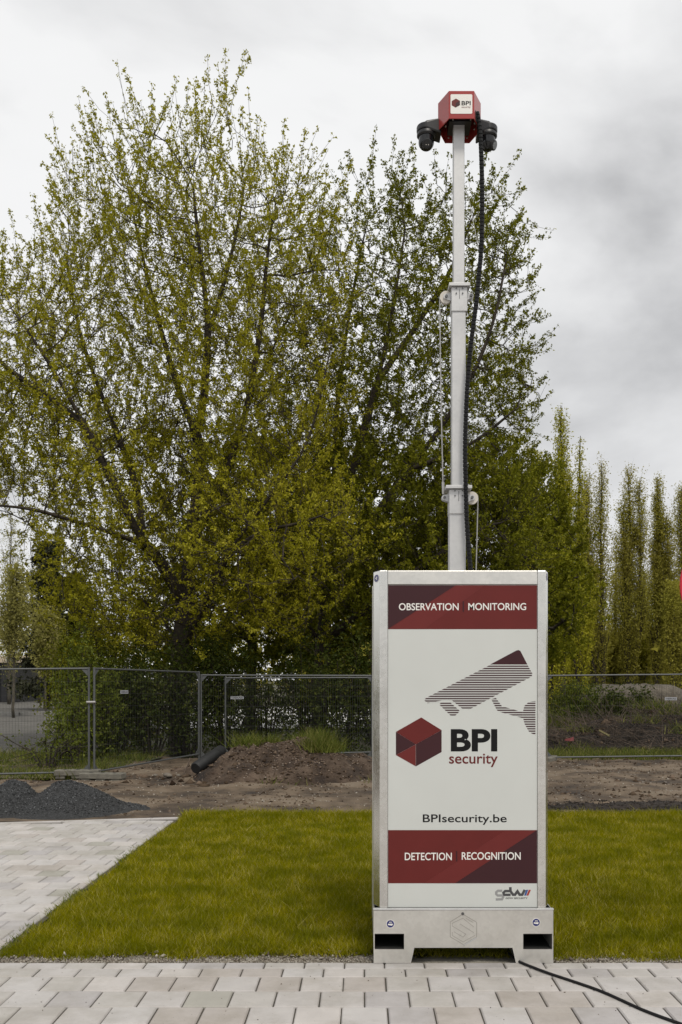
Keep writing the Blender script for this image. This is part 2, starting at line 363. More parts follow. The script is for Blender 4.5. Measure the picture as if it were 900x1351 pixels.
def rocks(name, P, size, material, parent=None, flat=0.7, rng=RN):
    """small broken stones: squashed, jittered octahedra"""
    n = len(P); base = np.array([(1,0,0),(0,1,0),(-1,0,0),(0,-1,0),(0,0,1),(0,0,-1)], float)
    V = base[None] * (1 + rng.uniform(-0.45, 0.45, (n, 6, 1))) + rng.uniform(-0.25, 0.25, (n, 6, 3))
    a = rng.uniform(0, 6.28, n); c, s = np.cos(a), np.sin(a)
    sc = np.asarray(size).reshape(-1, 1, 1) * np.array([1, 1, flat])[None, None] * rng.uniform(0.7, 1.3, (n, 1, 3))
    V = V * sc
    x = V[..., 0]*c[:, None] - V[..., 1]*s[:, None]; y = V[..., 0]*s[:, None] + V[..., 1]*c[:, None]
    V = np.stack([x, y, V[..., 2]], 2) + P[:, None, :]
    f = np.array([(0,1,4),(1,2,4),(2,3,4),(3,0,4),(1,0,5),(2,1,5),(3,2,5),(0,3,5)])
    Fq = (f[None] + (np.arange(n)*6)[:, None, None]).reshape(-1, 3)
    return link(name, np_mesh(name, V.reshape(-1, 3), Fq, material), parent)

def blades(name, P, h, width, lean, material, parent=None, rng=RN):
    n = len(P); h = np.asarray(h) * rng.uniform(0.55, 1.15, n); a = rng.uniform(0, 6.283, n); b = rng.uniform(0, 6.283, n)
    l = lean * h * rng.uniform(0.2, 1.4, n)
    L = np.stack([np.cos(a)*l, np.sin(a)*l, np.zeros(n)], 1); w = np.asarray(width) * rng.uniform(0.7, 1.3, n)
    S = np.stack([np.cos(b)*w, np.sin(b)*w, np.zeros(n)], 1); U = np.stack([np.zeros(n), np.zeros(n), h], 1)
    tip = P + U * (1 - 0.25*np.minimum(1, lean)) + L
    V = np.stack([P - S*0.6, P + S*0.6, tip], 1).reshape(-1, 3)
    Fq = np.arange(3*n).reshape(n, 3)
    return link(name, np_mesh(name, V, Fq, material), parent)

# ------------------------------------------------------------------ the ground
sheet('ground', [(-2500, -2500), (2500, -2500), (2500, 2500), (-2500, 2500)], -0.10, M['far_ground'])
P0 = 0.2315
rows = [(5.165, 5.27), (5.02, 5.165)]
y = 5.02
while y > 2.3: rows.append((y - P0, y)); y -= P0
YF = rows[-1][0]
LAWN_X = -2.21
rows_back = []; y = 5.27
while y < 10.75: rows_back.append((y, y + P0)); y += P0
def far_edge(x): return 10.86 + (x + 2.22) * 0.205
pav = sheet('pavement', [(-8.5, YF), (8.5, YF), (8.5, 5.275), (LAWN_X + 0.01, 5.275), (LAWN_X + 0.01, 10.84), (-8.5, 9.6)], -0.012, M['joint_sand'])
def paver_verts(w, d, c=0.0065, t=0.05):
    x, yv = w/2, d/2
    v = [(-x, -yv, -t), (x, -yv, -t), (x, yv, -t), (-x, yv, -t), (-x, -yv, -c), (x, -yv, -c), (x, yv, -c), (-x, yv, -c),
         (-x+c, -yv+c, 0), (x-c, -yv+c, 0), (x-c, yv-c, 0), (-x+c, yv-c, 0)]
    f = [(8, 9, 10, 11)] + [(4+i, 4+(i+1) % 4, 8+(i+1) % 4, 8+i) for i in range(4)] + [(i, (i+1) % 4, 4+(i+1) % 4, 4+i) for i in range(4)]
    return v, f
pcache = {}
def paver_mesh(w, d):
    k = (round(w, 3), round(d, 3))
    if k not in pcache:
        v, f = paver_verts(w, d); me = bpy.data.meshes.new('paver'); me.from_pydata(v, [], f); me.materials.append(M['paver']); pcache[k] = me
    return pcache[k]
GAP = 0.0075
pv_list = []
for ri, (a, b) in enumerate(rows):
    off = 0.12 if ri % 2 == 0 else 0.004
    for k in range(-36, 37):
        pv_list.append((off + k*P0, off + (k+1)*P0, a, b))
for ri, (a, b) in enumerate(rows_back):
    off = (0.004 if ri % 2 == 0 else 0.12)
    k = 0
    for k in range(-40, 0):
        x0, x1 = off + k*P0, off + (k+1)*P0
        if x0 > LAWN_X - 0.04: continue
        x1 = min(x1, LAWN_X - 0.02)
        if b > far_edge((x0+x1)/2) - 0.02: continue
        pv_list.append((x0, x1, a, b))
far_pavers = MB(); npv = 0
for (x0, x1, a, b) in pv_list:
    cx, cy = (x0+x1)/2, (a+b)/2
    px = XV + cx/cy*F_PX; py = YH + CAM_H/cy*F_PX
    jx, jz, tilt = R.uniform(-.001, .001), R.uniform(-.002, .001), R.uniform(-.004, .004)
    if abs(cx) > 8.4: continue
    if -25 < px < 925 and py < 1365 and npv < 300:
        o = link('paver', paver_mesh(x1-x0-GAP, b-a-GAP), pav, (cx+jx, cy, jz), (tilt, R.uniform(-.004, .004), R.uniform(-.006, .006))); npv += 1
    else:
        v, f = paver_verts(x1-x0-GAP, b-a-GAP); far_pavers.add([(p[0]+cx, p[1]+cy, p[2]+jz) for p in v], f)
me = far_pavers.mesh('paver_field', M['paver_far'], fix=False); tag(link('paver_field', me, pav), kind='stuff')
sheet('forecourt', [(-40, -40), (40, -40), (40, YF-0.005), (-40, YF-0.005)], -0.006, M['paver_far'])
# edging stones along the far end of the paving and along the lawn
ek = empty('paving_edge', (0, 0, 0)); tag(ek, 'pale concrete edging strip closing the far end of the light paving', 'kerb')
x = -8.4
while x < LAWN_X - 0.1:
    x1 = min(x + 0.98, LAWN_X); ya, yb = far_edge(x), far_edge(x1)
    e_ = MB().add([(x, ya-0.14, -0.06), (x1-0.006, yb-0.14, -0.06), (x1-0.006, yb-0.04, -0.06), (x, ya-0.04, -0.06),
                   (x, ya-0.14, 0.006), (x1-0.006, yb-0.14, 0.006), (x1-0.006, yb-0.04, 0.006), (x, ya-0.04, 0.006)],
                  [(0,3,2,1),(4,5,6,7),(0,1,5,4),(1,2,6,5),(2,3,7,6),(3,0,4,7)])
    e_.build('edging_stone', M['paver_far'], ek, bevel=0.004); x = x1
# the lawn
LY0, LY1 = 5.36, 11.02
sheet('lawn', [(LAWN_X + 0.012, 5.277), (9.5, 5.277), (9.5, 11.2), (LAWN_X + 0.012, 11.05)], -0.022, M['soil'])
gm_h = lambda X, Y: -0.012 + 0.022*(fbm(X*9, Y*9, 91, 4) - 0.45) - 0.010*np.clip((Y-5.36)/0.08, 0, 1)
tag(link('gravel_margin', grid_mesh('gravel_margin', LAWN_X - 0.02, 4.6, 5.262, 5.46, 0.014, gm_h, M['gravel_strip'])), kind='structure')
TX, TY = 0.5765, 5.277                                # the tower's place (front edge on the paving)
def lawn_points(n, x0, x1, y0, y1, pw=1.0):
    u = RN.random(n) ** pw
    P = np.stack([RN.uniform(x0, x1, n), y0 + (y1-y0)*u, np.full(n, -0.02)], 1)
    ins = (P[:, 0] > TX-0.535) & (P[:, 0] < TX+0.54) & (P[:, 1] < TY+1.03) & ((P[:, 1] < TY+0.10) | (P[:, 1] > TY+0.95) | (RN.random(n) < 0.5))
    # ragged borders
    edge_f = 5.265 + 0.22*np.clip(fbm(P[:, 0]*3.5, P[:, 0]*0+3, 5, 5) - 0.12, 0, 1)
    edge_l = LAWN_X - 0.02 + 0.10*fbm(P[:, 1]*5, P[:, 1]*0+8, 9, 5)
    edge_b = 11.0 + 0.12*fbm(P[:, 0]*2, P[:, 0]*0, 3)
    ok = ~ins & (P[:, 1] > edge_f) & (P[:, 0] > edge_l) & (P[:, 1] < edge_b)
    bare = fbm(P[:, 0]*2.3, P[:, 1]*2.3, 21)
    ok &= RN.random(n) < np.clip(1.4 - 2.2*np.maximum(0, bare - 0.60)/0.2, 0.6, 1)
    fr = np.clip((P[:, 1] - edge_f)/0.10, 0.15, 1); ok &= RN.random(n) < fr
    P[:, 2] = np.where(P[:, 1] < 5.6, -0.010, -0.02)
    return P[ok]
PL = lawn_points(560000, LAWN_X - 0.02, 4.6, 5.29, 11.1, 1.25)
hh = 0.045 + 0.030*fbm(PL[:, 0]*1.3, PL[:, 1]*1.3, 31) + 0.022*fbm(PL[:, 0]*7, PL[:, 1]*7, 33) + 0.045*np.clip((PL[:, 1]-10.3)/0.6, 0, 1)
hh *= np.where((PL[:, 0] > TX-0.535) & (PL[:, 0] < TX+0.54) & (PL[:, 1] < TY+1.03), 0.6, 1.0) * np.clip(0.65 + (PL[:, 1]-5.36)/0.3*0.35, 0.6, 1) * np.where(RN.random(len(hh)) < 0.04, 1.6, 1.0)
lg = blades('lawn_grass', PL, hh, 0.0022 + 0.00042*PL[:, 1], 0.8, M['grass']); tag(lg, 'short olive green grass of the lawn around the camera tower', 'grass', kind='stuff')
PE = lawn_points(36000, 4.6, 9.3, 5.4, 11.1); tag(blades('lawn_grass', PE, 0.07, 0.012, 0.7, M['grass']), 'lawn grass running on to the right', 'grass', kind='stuff')
# weeds in the joint along the paving edge
n = 1500; PWd = np.stack([LAWN_X + RN.normal(0.0, 0.025, n), RN.uniform(5.3, 9.2, n), np.full(n, -0.01)], 1)
PWd = PWd[fbm(PWd[:, 1]*5, PWd[:, 1]*0, 77) > 0.47]
tag(blades('edge_weeds', PWd, 0.05, 0.006, 1.0, M['weed']), 'thin weeds sprouting along the edge between paving and lawn', 'weeds', kind='stuff')
# pebbles in the gravel margin and at the feet of the lawn
n = 9000; PP = np.stack([RN.uniform(LAWN_X, 3.2, n), 5.275 + np.abs(RN.normal(0, 0.075, n)), np.full(n, -0.005)], 1)
PP = PP[~((PP[:, 0] > TX-0.52) & (PP[:, 0] < TX+0.53) & (PP[:, 1] > TY-0.01))]
tag(rocks('margin_pebbles', PP, RN.uniform(0.002, 0.0075, len(PP)), M['pebble']), 'pale pebbles and grit strewn along the paving edge', 'pebbles', kind='stuff')
n = 60; PP = np.stack([RN.uniform(LAWN_X, 3.2, n), RN.uniform(5.30, 5.50, n), np.full(n, 0.004)], 1)
PP = PP[~((PP[:, 0] > TX-0.55) & (PP[:, 0] < TX+0.56))]
tag(rocks('margin_stones', PP, RN.uniform(0.009, 0.02, len(PP)), M['pebble']), 'larger stones and clods along the front of the lawn', 'pebbles', kind='stuff')
n = 90; PP = np.stack([RN.uniform(-2.2, 2.2, n), RN.uniform(4.2, 5.25, n), np.full(n, 0.0015)], 1)
tag(rocks('paving_crumbs', PP, RN.uniform(0.0015, 0.004, n), M['clod']), 'dark crumbs scattered over the front paving', 'pebbles', kind='stuff')

# bare earth of the building site
def track_h(X, Y):
    fade = np.clip((Y - 10.95)/0.6, 0, 1)
    return -0.03 + fade*(0.10*(fbm(X*0.55, Y*0.9, 41) - 0.5) + 0.10*(fbm(X*2.1, Y*2.6, 43, 5) - 0.5) + 0.03) + 0.03*np.clip((Y-15)/3, 0, 1)
tr = link('dirt_track', grid_mesh('dirt_track', -13, 15, 10.7, 19.2, 0.095, track_h, M['track'])); tag(tr, kind='structure')
n = 9000; X_ = RN.uniform(-6.5, 7.5, n); Y_ = 11.1 + 7.0*RN.random(n)**1.2; k = fbm(X_*0.9, Y_*1.1, 51) + RN.normal(0, 0.07, n) > 0.5
X_, Y_ = X_[k], Y_[k]; PC = np.stack([X_, Y_, track_h(X_, Y_)], 1)
tag(rocks('dirt_clods', PC, RN.uniform(0.006, 0.03, len(PC))*RN.uniform(0.5, 1.3, len(PC)), M['clod']), 'loose clods of earth on the dirt track', 'clods', kind='stuff')
n = 3600; X_ = RN.uniform(-6, 7, n); Y_ = 11.1 + 6.5*RN.random(n); PC = np.stack([X_, Y_, track_h(X_, Y_)], 1)
tag(rocks('track_pebbles', PC, RN.uniform(0.005, 0.018, n), M['pebble']), 'pale pebbles on the dirt track', 'pebbles', kind='stuff')

HEAPS = []
def heap(name, cx, cy, rx, ry, h, material, seed, rough=0.35, power=1.5, peaks=None, rz=0.0):
    """a heap with an uneven outline and lumpy flanks; returns the object and its height function"""
    def hf(X, Y):
        dx, dy = X - cx, Y - cy
        c, s = math.cos(rz), math.sin(rz); u, v = (dx*c + dy*s)/rx, (-dx*s + dy*c)/ry
        r = np.sqrt(u*u + v*v) * (1 + 0.35*(fbm(X*1.3/ry+7, Y*1.3/ry, seed) - 0.5))
        z = h * np.clip(1 - r**power, -0.3, 1)
        if peaks:
            z = z * 0.55
            for (qx, qy, qr, qh) in peaks:
                q = np.sqrt(((X-qx)/qr)**2 + ((Y-qy)/qr)**2); z = np.maximum(z, qh*np.clip(1 - q**1.5, -0.3, 1))
        return z + rough*h*(fbm(X*2.2/ry, Y*2.2/ry, seed+3, 5) - 0.5) * np.clip(1.3 - r, 0, 1) + 0.05*h*(fbm(X*14, Y*14, seed+5, 2)-0.5) - 0.02
    st = max(0.03, min(rx, ry)/38)
    o = link(name, grid_mesh(name, cx-rx*1.25, cx+rx*1.25, cy-ry*(1.8 if peaks else 1.2), cy+ry*(1.8 if peaks else 1.2), st, lambda X, Y: np.maximum(hf(X, Y), -0.25), material))
    return o, hf

# the earth mound by the fence, dark gravel pile at the end of the paving, dark soil beyond the lawn
g1 = W(385, 1030, 14.6)
mound, mound_h = heap('earth_mound', g1.x - 0.05, 15.1, 1.75, 0.95, 0.62, M['mound'], 101, 1.0, 2.0)
tag(mound, 'brown rubbly earth mound with grass tufts in front of the fence', 'mound')
mound2, mound2_h = heap('earth_bank', -1.0, 16.2, 2.6, 0.8, 0.42, M['mound'], 131, 0.5, 1.4)
tag(mound2, 'low brown earth bank running along the hedge behind the mound', 'mound')
n = 3400; X_ = RN.normal(g1.x, 0.75, n); Y_ = RN.normal(14.9, 0.5, n); z_ = mound_h(X_, Y_); k = z_ > -0.01
PC = np.stack([X_[k], Y_[k], z_[k]], 1)
tag(rocks('mound_rubble', PC[::2], RN.uniform(0.008, 0.032, len(PC[::2])), M['clod']), 'brown lumps of earth covering the mound', 'clods', kind='stuff')
tag(rocks('mound_stones', PC[1::2][:900], RN.uniform(0.006, 0.022, len(PC[1::2][:900])), M['mound_stone']), 'pale stones in the face of the mound', 'stones', kind='stuff')
gp, gp_h = heap('gravel_pile', -4.15, 11.66, 1.25, 0.62, 0.36, M['gravel_dark'], 151, 0.6, 1.6, peaks=[(-3.80, 11.62, 0.78, 0.33), (-4.65, 11.7, 0.80, 0.33)])
tag(gp, 'dark grey gravel pile at the far end of the paving', 'gravel pile')
n = 9000; X_ = RN.uniform(-5.5, -2.6, n); Y_ = RN.uniform(10.95, 12.3, n); z_ = gp_h(X_, Y_); k = z_ > 0.0
PC = np.stack([X_[k], Y_[k], z_[k]], 1)
tag(rocks('gravel_chippings', PC, RN.uniform(0.005, 0.014, len(PC)), M['chip']), 'loose grey chippings covering the gravel pile', 'gravel', kind='stuff')
ds, ds_h = heap('topsoil_ridge', 4.1, 11.65, 2.3, 0.42, 0.09, M['brush_earth'], 171, 0.9, 1.6)
tag(ds, 'low dark ridge of topsoil just beyond the lawn at the right', 'soil')
n = 2500; X_ = RN.uniform(1.6, 6.3, n); Y_ = RN.uniform(11.2, 12.3, n); z_ = np.maximum(ds_h(X_, Y_), track_h(X_, Y_))
tag(rocks('topsoil_clods', np.stack([X_, Y_, z_], 1), RN.uniform(0.006, 0.022, n), M['brush_earth']), 'dark clods on the topsoil beyond the lawn', 'clods', kind='stuff')
def clod_field(name, x0, x1, y0, y1, n, s0, s1, hf, material, label):
    X = RN.uniform(x0, x1, n); Y = RN.uniform(y0, y1, n); k = fbm(X*0.8, Y*1.2, 57) > 0.46; X, Y = X[k], Y[k]
    tag(rocks(name, np.stack([X, Y, hf(X, Y)], 1), s0 + (s1-s0)*RN.random(len(X))**2.5, material, None, 0.6), label, 'clods', kind='stuff')
clod_field('large_clods', -5, 0.4, 14.0, 16.6, 420, 0.02, 0.09, lambda X, Y: np.maximum(np.maximum(mound_h(X, Y), mound2_h(X, Y)), track_h(X, Y)), M['clod'], 'large clods of earth on and around the mound by the fence')
clod_field('site_clods', 2.5, 8.5, 12.5, 18.2, 500, 0.015, 0.07, track_h, M['clod'], 'clods of earth on the bare ground right of the tower')
def tufts(name, spots, hh, label, material=None, per=160, spread=0.16, width=0.011, cat='grass'):
    Ps, hs = [], []
    for (x, y_, z) in spots:
        n = per; Ps.append(np.stack([RN.normal(x, spread, n), RN.normal(y_, spread, n), np.full(n, z)], 1)); hs.append(np.full(n, hh)*RN.uniform(0.7, 1.2))
    return tag(blades(name, np.concatenate(Ps), np.concatenate(hs), width, 0.8, material or M['weed']), label, cat, kind='stuff')
sp = []
for (px, py, zz) in [(325, 985, 15.3), (355, 972, 15.5), (385, 968, 15.6), (405, 968, 15.5), (420, 975, 15.4), (430, 985, 15.2), (340, 978, 15.5), (395, 965, 15.7), (412, 972, 15.3), (425, 980, 15.0), (433, 992, 14.9), (418, 985, 14.95)]:
    p = W(px, py, zz); sp.append((p.x, p.y, max(0, float(mound_h(p.x, p.y)) - 0.02)))
tufts('mound_grass', sp, 0.30, 'long green grass tufts on top of the earth mound', per=330, spread=0.13)
sp = [(R.uniform(-1.6, 0.3), R.uniform(14.2, 16.2), 0.0) for _ in range(14)] + [(R.uniform(-0.55, 0.15), R.uniform(16, 17.4), 0.1) for _ in range(10)]
tufts('track_weeds', sp, 0.16, 'small weeds growing on the bare earth by the mound', per=90, spread=0.13)
# verge behind the left fence: grass strip
n = 26000; X_ = RN.uniform(-11, -4.0, n); Y_ = RN.uniform(14.8, 20, n); k = (X_ < -4.7 + (Y_-15)*0.1)
PV = np.stack([X_[k], Y_[k], np.full(k.sum(), 0.0)], 1)
tag(blades('verge_grass', PV, 0.10 + 0.16*(fbm(PV[:, 0]*1.2, PV[:, 1]*1.2, 61) > 0.55), 0.013, 0.7, M['weed']), 'rough grass verge behind the left fence panel', 'grass', kind='stuff')
sheet('verge', [(-14, 14.95), (-4.6, 14.95), (-4.1, 20.5), (-14, 20.5)], 0.02, M['far_ground'])
# parking lot with kerb
sheet('parking_lot', [(-60, 19.8), (-5.5, 19.8), (-10, 50), (-20, 72), (-60, 72)], -0.03, M['asphalt'])
kb = MB(); pts = [Vector((-30, 42.5, 0)), Vector((-16.2, 42.5, 0)), Vector((-15.4, 43.2, 0)), Vector((-15.1, 44.4, 0)), Vector((-15.1, 49, 0))]
kerb = empty('lot_kerb', (-16, 42.5, 0)); tag(kerb, 'weathered kerb stones edging the island in the parking lot', 'kerb')
for a, b in zip(pts[:-1], pts[1:]):
    d = b - a; L = d.length; m_ = max(1, int(L/1.0)); nrm = Vector((-d.y, d.x, 0)).normalized()*0.09
    for i in range(m_):
        p, q = a + d*(i/m_), a + d*((i+0.985)/m_)
        MB().prism_z([tuple((p-nrm)[:2]), tuple((q-nrm)[:2]), tuple((q+nrm)[:2]), tuple((p+nrm)[:2])], -0.05, 0.13).build('kerb_stone', M['kerb'], kerb, loc=(16, -42.5, 0))
sheet('lot_island', [(-30, 42.6), (-16.2, 42.6), (-15.2, 44.4), (-15.2, 49), (-30, 49)], 0.10, M['asphalt'])
# ------------------------------------------------------------------ the camera tower
SC = F_PX / TY                                        # pixels per metre on its front face
tower = empty('camera_tower', (TX, TY, 0))
tag(tower, 'galvanised mobile camera tower with white and red security sign and tall mast', 'camera tower')
def fx(px): return (px - 610.0) / SC - (TX - (610.0 - XV)/SC)
def fz(py): return CAM_H - (py - YH) / SC
def L3(px, py, ly):                                   # local point at depth ly behind the front face
    p = W(px, py, TY + ly); return Vector((p.x - TX, ly, p.z))
def fpoly(pts): return [(fx(a), fz(b)) for a, b in pts]

# base tray with fork pockets
tray = MB()
yA, yB = -0.022, -0.014
for poly in ([(493, 1200), (729, 1199), (729, 1230.6), (493, 1230.6)], [(533, 1230.6), (689.5, 1230.6), (689.5, 1249), (533, 1249)],
             [(493, 1230.6), (494.2, 1230.6), (494.2, 1251), (493, 1251)], [(727.7, 1230.6), (729, 1230.6), (729, 1251), (727.7, 1251)],
             [(493, 1251), (533, 1251), (533, 1249), (546.5, 1249), (542, 1269), (493, 1269)],
             [(675.5, 1249), (689.5, 1249), (689.5, 1251), (729, 1251), (729, 1269), (680, 1269)]):
    tray.prism(fpoly(poly), yA, yB)
x0, x1, zt = fx(493), fx(729), fz(1199)
tray_o = tray.build('base_tray', M['galv'], tower)
D_ = 1.0
for xa in (x0, x1 - 0.006): MB().box(xa, xa + 0.006, yB, D_, fz(1252), zt - 0.003).build('side_plate', M['galv'], tray_o)
bk = MB()
for a, b in (((493, 1200), (729, 1230.6)), ((533, 1230.6), (689, 1249))): bk.box(fx(a[0]), fx(b[0]), D_, D_ + 0.008, fz(b[1]), fz(a[1]))
bk.box(fx(493), fx(545), D_, D_ + 0.008, 0.0, fz(1251)); bk.box(fx(680), fx(729), D_, D_ + 0.008, 0.0, fz(1251)); bk.build('rear_plate', M['galv'], tray_o)
MB().box(x0 - 0.003, x1 + 0.003, -0.026, 0.004, zt - 0.002, zt + 0.006).build('tray_lip', M['galv_mast'], tray_o, bevel=0.002)
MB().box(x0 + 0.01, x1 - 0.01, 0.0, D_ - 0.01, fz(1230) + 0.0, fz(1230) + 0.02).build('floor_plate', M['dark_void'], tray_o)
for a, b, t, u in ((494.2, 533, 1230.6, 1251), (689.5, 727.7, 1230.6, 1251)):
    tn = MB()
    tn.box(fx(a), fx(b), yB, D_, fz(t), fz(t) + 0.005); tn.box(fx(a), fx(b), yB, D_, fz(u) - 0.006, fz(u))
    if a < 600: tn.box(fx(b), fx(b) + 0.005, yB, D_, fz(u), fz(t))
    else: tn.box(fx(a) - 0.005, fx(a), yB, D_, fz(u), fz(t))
    tn.build('fork_pocket', M['dark_void'], tray_o)  # floor added and faces coloured near-black, for the shade within
for a, b in ((493.8, 540), (681, 728.2)):              # skid feet running back under the tray
    MB().box(fx(a), fx(b), yB, D_, 0.0, 0.012).build('skid', M['galv'], tray_o)
def disc(cx, cz, r, y0, y1, n=28): return MB().prism([(cx + r*math.cos(2*math.pi*k/n), cz + r*math.sin(2*math.pi*k/n)) for k in range(n)], y0, y1)
def pictogram(cx, cz, r, parent, y):
    """blue round sticker with a white lifting-hook sign"""
    disc(cx, cz, r, y - 0.0006, y).build('sticker', M['print_white'], parent)
    disc(cx, cz, r*0.87, y - 0.0012, y - 0.0007).build('sticker_face', M['sticker_blue'], parent)
    g = MB(); s = r
    g.prism([(cx - 0.6*s, cz - 0.25*s), (cx + 0.35*s, cz - 0.42*s), (cx + 0.62*s, cz - 0.12*s), (cx + 0.5*s, cz + 0.06*s), (cx - 0.1*s, cz - 0.02*s), (cx - 0.55*s, cz + 0.05*s)], y - 0.0018, y - 0.0013)
    for (a, b, c, d) in ((-0.28, 0.16, -0.18, 0.50), (-0.16, 0.42, 0.22, 0.5), (0.24, 0.16, 0.33, 0.50), (-0.04, 0.12, 0.06, 0.36)): g.box(cx + a*s, cx + c*s, y - 0.0018, y - 0.0013, cz + b*s, cz + d*s)
    g.build('sticker_symbol', M['print_white'], parent)
pictogram(fx(515), fz(1217.5), 0.0245, tray_o, yA); pictogram(fx(706.5), fz(1215.6), 0.0245, tray_o, yA)
def ribbon(mb, pts, w, y0, y1, closed=False):
    """a mitred strip of width w along pts (x,z): one strip, no overlaps"""
    P = [Vector((p[0], p[1])) for p in pts]; n = len(P); L_, R_ = [], []
    for i in range(n):
        a = P[(i-1) % n] if (closed or i > 0) else None; b = P[(i+1) % n] if (closed or i < n-1) else None
        d1 = (P[i]-a).normalized() if a is not None else (b-P[i]).normalized(); d2 = (b-P[i]).normalized() if b is not None else d1
        n1 = Vector((-d1.y, d1.x)); n2 = Vector((-d2.y, d2.x)); m_ = (n1+n2)
        m_ = m_.normalized() if m_.length > 1e-6 else n1
        k = min(1/max(0.35, m_.dot(n1)), 2.2) * w/2
        L_.append(P[i] + m_*k); R_.append(P[i] - m_*k)
    rng = range(n if closed else n-1)
    for i in rng:
        j = (i+1) % n
        mb.prism([tuple(L_[i]), tuple(L_[j]), tuple(R_[j]), tuple(R_[i])], y0, y1)
    return mb
def zc(x, y, ox, oy, s): return (fx(ox + x/s), fz(oy + y/s))
em = MB(); E = lambda pts: [zc(a, b, 575, 1190, 11.25) for a, b in pts]
M['emblem'] = galvanised('emblem_edge', (0.44, 0.42, 0.385), 0.5, 0.6)
ribbon(em, E([(395, 165), (600, 285), (600, 500), (405, 615), (210, 500), (210, 280)]), 0.0036, yA - 0.0022, yA - 0.0002, True)
for pl in ([(550, 290), (440, 225)], [(240, 300), (395, 225), (560, 355)], [(240, 300), (240, 340), (440, 460), (400, 505), (265, 425)], [(355, 310), (560, 440)], [(240, 430), (240, 480), (400, 575), (570, 480)]):
    ribbon(em, E(pl), 0.0026, yA - 0.0022, yA - 0.0002)
em.build('emblem', M['emblem'], tray_o)
em2 = MB(); ribbon(em2, E([(600, 512), (405, 628)]), 0.006, yA - 0.003, yA - 0.0002); em2.build('emblem_highlight_edge', M['galv_mast'], tray_o)
disc(fx(610), fz(1204.2), 0.0085, yA - 0.005, yA).build('lock_bolt', M['bolt'], tray_o)

# corner posts: folded profile with a slanted outer face
zb, zp = zt + 0.0065, fz(752.5)
def post(px_in, px_fold, px_out, depth0, name='corner_post'):
    sgn = 1
    poly = [(fx(px_in), 0.0), (fx(px_fold), 0.0), (fx(px_out), 0.085), (fx(px_out), 0.11), (fx(px_in), 0.11)]
    if px_out > px_in: poly = poly[::-1]
    return MB().prism_z(poly, zb, zp).build(name, M['galv_post'], tower, bevel=0.0035)
pl_ = post(511.6, 501.0, 493.2, 0); pr_ = post(709.4, 720.2, 726.6, 0)
for (px_in, px_out) in ((511.6, 493.2), (709.4, 726.6)):
    a, b = sorted((fx(px_in), fx(px_out))); MB().box(a, b, D_ - 0.11, D_ - 0.01, zb, zp).build('corner_post', M['galv'], tower, bevel=0.003)
for (pf, po, parent, py) in ((501.0, 493.2, pl_, 762), (720.2, 726.6, pr_, 760)):
    a, b = Vector((fx(pf), 0.0)), Vector((fx(po), 0.085)); c = (a + b)/2; ang = math.atan2((b-a).y, (b-a).x)
    if po < pf: nv = Vector((-(b-a).y, (b-a).x)).normalized(); nv = nv if nv.y < 0 else -nv
    else: nv = Vector(((b-a).y, -(b-a).x)).normalized(); nv = nv if nv.y < 0 else -nv
    for r, off, m_, nm in ((0.040, 0.0008, 'print_white', 'sticker'), (0.034, 0.0014, 'sticker_blue', 'sticker_face')):
        mb = MB(); t = (b-a).normalized(); n = 24; ring = []
        for yo in (off, off - 0.0005):
            for k in range(n):
                q = c + t*(r*math.cos(2*math.pi*k/n)) + nv*yo; mb.v.append((q.x, q.y, fz(py) + 0.62*r*math.sin(2*math.pi*k/n)))
        mb.f = [tuple(range(n)), tuple(range(2*n-1, n-1, -1))] + [(k, k+n, (k+1) % n+n, (k+1) % n) for k in range(n)]
        mb.build(nm, M[m_], parent)
    mb = MB()
    for (u0, u1, v0, v1) in ((-0.4, 0.1, 0.2, 0.6), (-0.1, 0.45, -0.1, 0.2), (-0.35, 0.05, -0.55, -0.1)):
        q = [c + t*(0.034*u) + nv*0.002 for u in (u0, u1)]
        mb.add([(q[0].x, q[0].y, fz(py)+0.0155*v0), (q[1].x, q[1].y, fz(py)+0.0155*v0), (q[1].x, q[1].y, fz(py)+0.0155*v1), (q[0].x, q[0].y, fz(py)+0.0155*v1)], [(0, 1, 2, 3)])
    mb.build('sticker_symbol', M['print_white'], parent)
MB().box(fx(511.8), fx(709.2), 0.001, 0.11, fz(771), zp - 0.001).build('top_beam', M['galv'], tower, bevel=0.003)
MB().box(fx(494), fx(726), 0.112, D_ - 0.02, zp - 0.03, zp - 0.008).build('roof_plate', M['galv'], tower)
for a, b in ((493.6, 496), (724, 726.2)): MB().box(fx(a), fx(b), 0.112, D_ - 0.112, zb, zp - 0.032).build('side_panel', M['galv'], tower)
MB().box(fx(512), fx(709), D_ - 0.03, D_ - 0.02, zb, zp - 0.032).build('rear_panel', M['galv'], tower)

# the printed sign
S0 = 0.006
panel = MB().box(fx(512), fx(709), S0, 0.03, fz(1197.2), fz(771.6)).build('sign_panel', M['sign_white'], tower)
def pr(name, polys, material, layer):
    mb = MB()
    for p in polys: mb.prism(fpoly(p), S0 - 0.0007*layer, S0 - 0.0007*(layer-1) - 0.00005)
    return mb.build(name, material, panel)
pr('banner', [[(512.2, 772), (708.8, 772), (708.8, 830), (512.2, 830)]], M['red'], 1)
pr('banner_corner', [[(512.3, 772.1), (601.3, 772.1), (513.2, 829.0), (512.3, 829.0)]], M['maroon'], 2)
pr('banner_shade', [[(601.8, 772.1), (640, 772.1), (560, 829.8), (513.8, 829.8)]], M['red_light'], 2)
pr('banner', [[(512.2, 1095.4), (708.8, 1095.4), (708.8, 1165.6), (512.2, 1165.6)]], M['red'], 1)
pr('banner_corner', [[(708.7, 1095.5), (708.7, 1165.5), (600.8, 1165.5)]], M['maroon'], 2)
